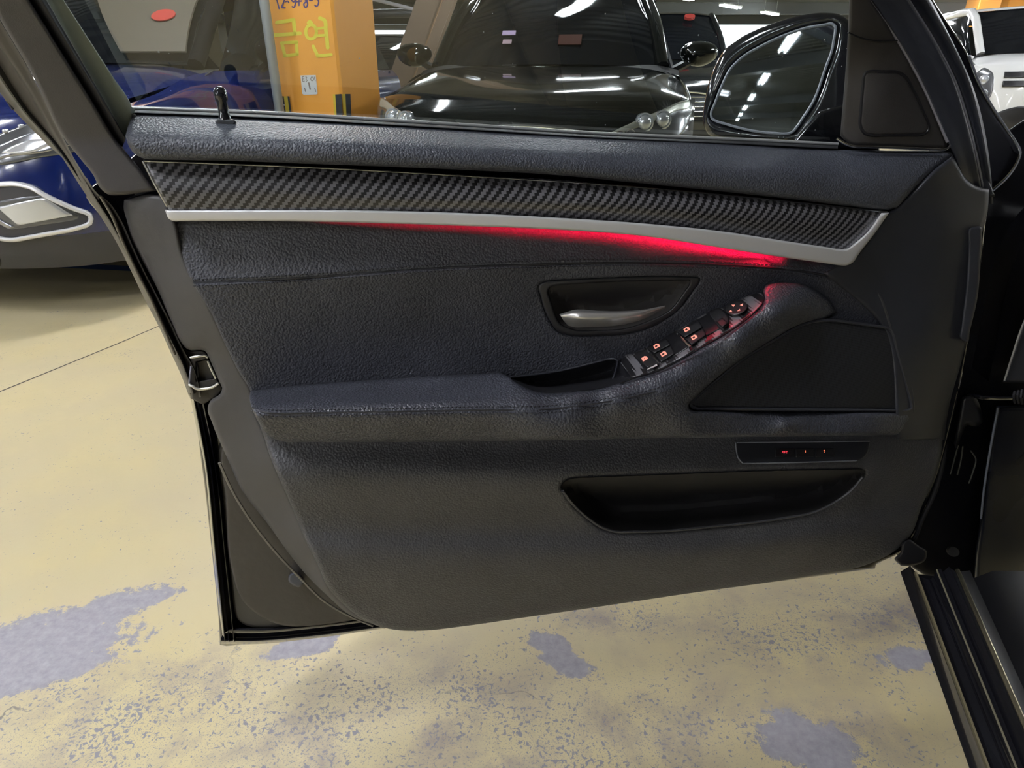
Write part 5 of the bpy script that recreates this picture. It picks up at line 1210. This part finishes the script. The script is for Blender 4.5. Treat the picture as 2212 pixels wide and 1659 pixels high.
# ================================================================ our own car: sill, hinge pillar, front wing, body behind the camera
own = empty('black_car', (1.0, .5, 0)); tag(own, 'black car body at the open door: sill, hinge pillar and front wing', 'car')
SILLP = simple('sill_paint', (.010, .010, .013), .2, coat=.8)
def srail(a, b, z, f0=-.03, f1=3.2):
    p, q = atz(np.array([a[0], b[0]], float), np.array([a[1], b[1]], float), z); return [p + (q - p) * f0, p + (q - p) * .5, p + (q - p) * 1.0, p + (q - p) * f1]
e0 = srail((1948, 1244), (2094, 1659), .262); e1 = srail((1982, 1246), (2135, 1659), .275)
e2 = srail((2012, 1262), (2172, 1659), .279); e3 = srail((2027, 1241), (2195, 1659), .284)
e4 = srail((2047, 1239), (2230, 1659), .294); e5 = srail((2071, 1244), (2243, 1640), .300)
e6 = srail((2099, 1240), (2262, 1600), .297); e7 = srail((2150, 1240), (2330, 1560), .285); e8 = srail((2260, 1240), (2480, 1500), .25)
dn = lambda R_, dx, dz: [p + np.array([dx, 0, dz]) for p in R_]
rails = [dn(e0, .25, -.04), e0, dn(e0, .006, .006), [(a * .5 + b * .5) + np.array([0, 0, .014]) for a, b in zip(e0, e1)], e1, dn(e1, .004, -.008), [(a + b) / 2 + np.array([0, 0, -.002]) for a, b in zip(e1, e2)], e2, dn(e2, .003, .007), e3, dn(e3, .006, .004), [(a + b) / 2 - np.array([0, 0, .012]) for a, b in zip(e3, e4)], e4, dn(e4, .004, .006)]
def rails_obj(nm, rails, mat, N=14, ang=35):
    R_ = np.array([[r_[0], r_[1], r_[2], r_[3]] for r_ in rails]); V = R_.reshape(-1, 3); n = 4
    Fc = [[i * n + j, (i + 1) * n + j, (i + 1) * n + j + 1, i * n + j + 1] for i in range(len(rails) - 1) for j in range(n - 1)]
    return mesh_obj(nm, V, Fc, mat, own, angle=ang)
rails_obj('sill', rails, SILLP, ang=60)
rails_obj('sill_plate', [dn(e4, .004, .004), dn(e5, -.004, .002), e5, dn(e6, 0, 0), dn(e6, .004, -.02), e7, e8], BLK, ang=30)
for e, r_, nm, m in ((e1, .0016, 'sill_seam', simple('sill_seam', (.26, .22, .13), .4)), (e3, .0014, 'sill_seam', simple('sill_seam', (.20, .18, .12), .4)), (e2, .0016, 'sill_bead', PAINT)):
    tube(nm, np.array(e) + np.array([0, 0, .001]), r_, m, own, sides=6)
V, Fc = tube_geo(np.array(dn(e5, .0, .003)), .0035, sides=8); mesh_obj('sill_strip', V, Fc, simple('strip_metal', (.80, .72, .50), .25, metal=.9), own)  # chrome edge; the floor's yellow reflection is put into its colour
# hinge pillar and jamb
sheet('hinge_pillar', [(2040, 395, 'c'), (2139, 395), (2150, 300, 'c'), (2420, 120, 'c'), (2420, 1330, 'c'), (2110, 1338), (2060, 1262), (1990, 1238), (1938, 1200, 'c'), (1930, 900, 'c')], -.145, simple('jamb_black', (.006, .006, .008), .3), own, r=6, R=.006, skirt=.1, step=30, ostep=16)
JP = Field([(2155, 876, -.035), (2140, 960, -.035), (2118, 1130, -.033), (2107, 1210, -.032), (2112, 1340, -.03), (2160, 1390, -.03), (2290, 876, -.050), (2290, 1100, -.052), (2300, 1400, -.045), (2210, 1000, -.036), (2200, 1200, -.030), (2180, 1300, -.036), (2180, 1090, -.038)])
sheet('jamb_panel', [(2152, 876, 'c'), (2300, 876, 'c'), (2320, 1480, 'c'), (2212, 1420), (2160, 1395), (2114, 1345), (2107, 1290), (2106, 1210), (2116, 1130), (2136, 970)], JP, simple('jamb_paint', (.007, .008, .012), .28, coat=.25, spec=.35), own, r=12, R=.014, skirt=.08, step=16, ostep=9)
sheet('jamb_upper', [(2166, 826, 'c'), (2186, 765), (2212, 692), (2300, 540, 'c'), (2340, 830, 'c')], -.05, DPL, own, r=7, R=.008, skirt=.05, step=16, ostep=9)
dtube('jamb_edge', [(2170, 822, -.046), (2187, 768, -.046), (2212, 696, -.046), (2240, 640, -.046)], 2.4, simple('jamb_edge', (.26, .25, .23), .4), own)
dtube('jamb_edge', [(2156, 880, -.034), (2141, 960, -.034), (2124, 1070, -.034), (2119, 1120, -.034)], 3.0, simple('jamb_edge', (.11, .12, .14), .35), own)
dtube('check_strap', [(2095, 852, -.06), (2112, 857, -.03), (2150, 860, -.03), (2185, 860, -.035), (2230, 858, -.05)], 8, PAINT, own, flat=.7)
for i, x in enumerate((2192, 2200, 2208, 2216)):
    dtube('boot_ring', [(x, 846 - i * 2, -.036), (x - 3, 858, -.030), (x, 870 + i, -.036)], 3.4, RUB, own)
sheet('door_hinge', [(1948, 1172, 'c'), (1962, 1165), (1984, 1178), (2002, 1190), (2000, 1208), (1968, 1222), (1946, 1222, 'c'), (1932, 1206), (1944, 1196)], -.004, simple('hinge_black', (.014, .014, .017), .4), door, r=6, R=.006, skirt=.03, step=8, ostep=5)
tube('hinge_bolt', D(np.array([2056., 2060.]), np.array([1190., 1192.]), np.array([-.09, -.075])), .009, UNDER, own, sides=12)
sheet('wiring_boot', [(2078, 858, 'c'), (2105, 850, 'c'), (2118, 880), (2120, 916), (2106, 922), (2090, 918), (2078, 940), (2066, 970), (2060, 960)], -.05, simple('boot_rubber', (.012, .012, .014), .5), own, r=10, R=.012, skirt=.05, step=9, ostep=6)
BRT = simple('bracket', (.075, .075, .065), .4)
for pts in ([(2070, 962, -.075), (2061, 995, -.075), (2053, 1024, -.075)], [(2080, 964, -.075), (2075, 998, -.075), (2068, 1026, -.075)], [(2097, 974, -.08), (2108, 990, -.08), (2102, 1018, -.08), (2093, 1044, -.08)]):
    dtube('bracket', pts, 2.2, BRT, own)
dtube('edge_seal', [(2043, 905, -.06), (2036, 1000, -.05), (2020, 1060, -.045), (1990, 1125, -.04), (1972, 1166, -.04), (1950, 1182, -.04)], 6, RUB, door)
# front wing and bonnet ahead of the hinges
hh_ = np.array([.665, .93, 0]); fw = np.array([.2, .98, 0]); lt_ = np.array([.98, -.2, 0])
def wp(f, l, z): return tuple(hh_ + fw * f + lt_ * l + np.array([0, 0, z]))
part_rows = [[wp(f, l, z0 + dz - .02 * f) for l, dz in ((.10, -.30), (.08, -.10), (.115, -.015), (.2, .0), (.5, .03), (.95, .05))] for f, z0 in ((.06, .87), (.35, .86), (.8, .83), (1.3, .78), (1.75, .68))]
V, Fc = patch_geo(part_rows, 5, 5); fix_normals(mesh_obj('front_wing', V, Fc, PAINT, own, angle=60))
# roof, rear door and far side of the body, beside and behind the camera
rb_ = np.array([-.2, -.98, 0])
def bp(b, l, z): return tuple(hh_ + rb_ * b + lt_ * l + np.array([0, 0, z]))
V, Fc = patch_geo([[bp(b, l, z) for l, z in ((.26, 1.36), (.34, 1.41), (.8, 1.45), (1.3, 1.41), (1.42, 1.34))] for b in (.55, 1.3, 2.0, 2.7)], 3, 3); fix_normals(mesh_obj('roof', V, Fc, PAINT, own))
V, Fc = patch_geo([[bp(b, l, z) for l, z in ((.16, .22), (.06, .45), (.06, .75), (.12, .95))] for b in (1.12, 1.6, 2.2, 2.9)], 3, 3); fix_normals(mesh_obj('rear_door', V, Fc, PAINT, own))
V, Fc = patch_geo([[bp(b, l, z) for l, z in ((.16, .95), (.28, 1.36))] for b in (1.2, 1.5, 2.2, 2.7)], 3, 3); fix_normals(mesh_obj('rear_window', V, Fc, SGLS, own))
V, Fc = patch_geo([[bp(b, l, z) for l, z in ((1.62, .25), (1.72, .6), (1.64, .95), (1.44, 1.36))] for b in (-.1, .8, 1.8, 2.9)], 3, 3); fix_normals(mesh_obj('far_side', V, Fc, PAINT, own))
V, Fc = box_geo(bp(.75, .95, .62), (.9, .5, .62), bev=.08); mesh_obj('seat', V, Fc, DPL, own)
V, Fc = box_geo(bp(.05, .95, .72), (1.3, .35, .45), bev=.1); mesh_obj('dashboard', V, Fc, DPL, own)
V, Fc = box_geo(bp(1.3, 1.05, .22), (.95, 2.5, .10), bev=.02); mesh_obj('car_floor', V, Fc, UNDER, own)
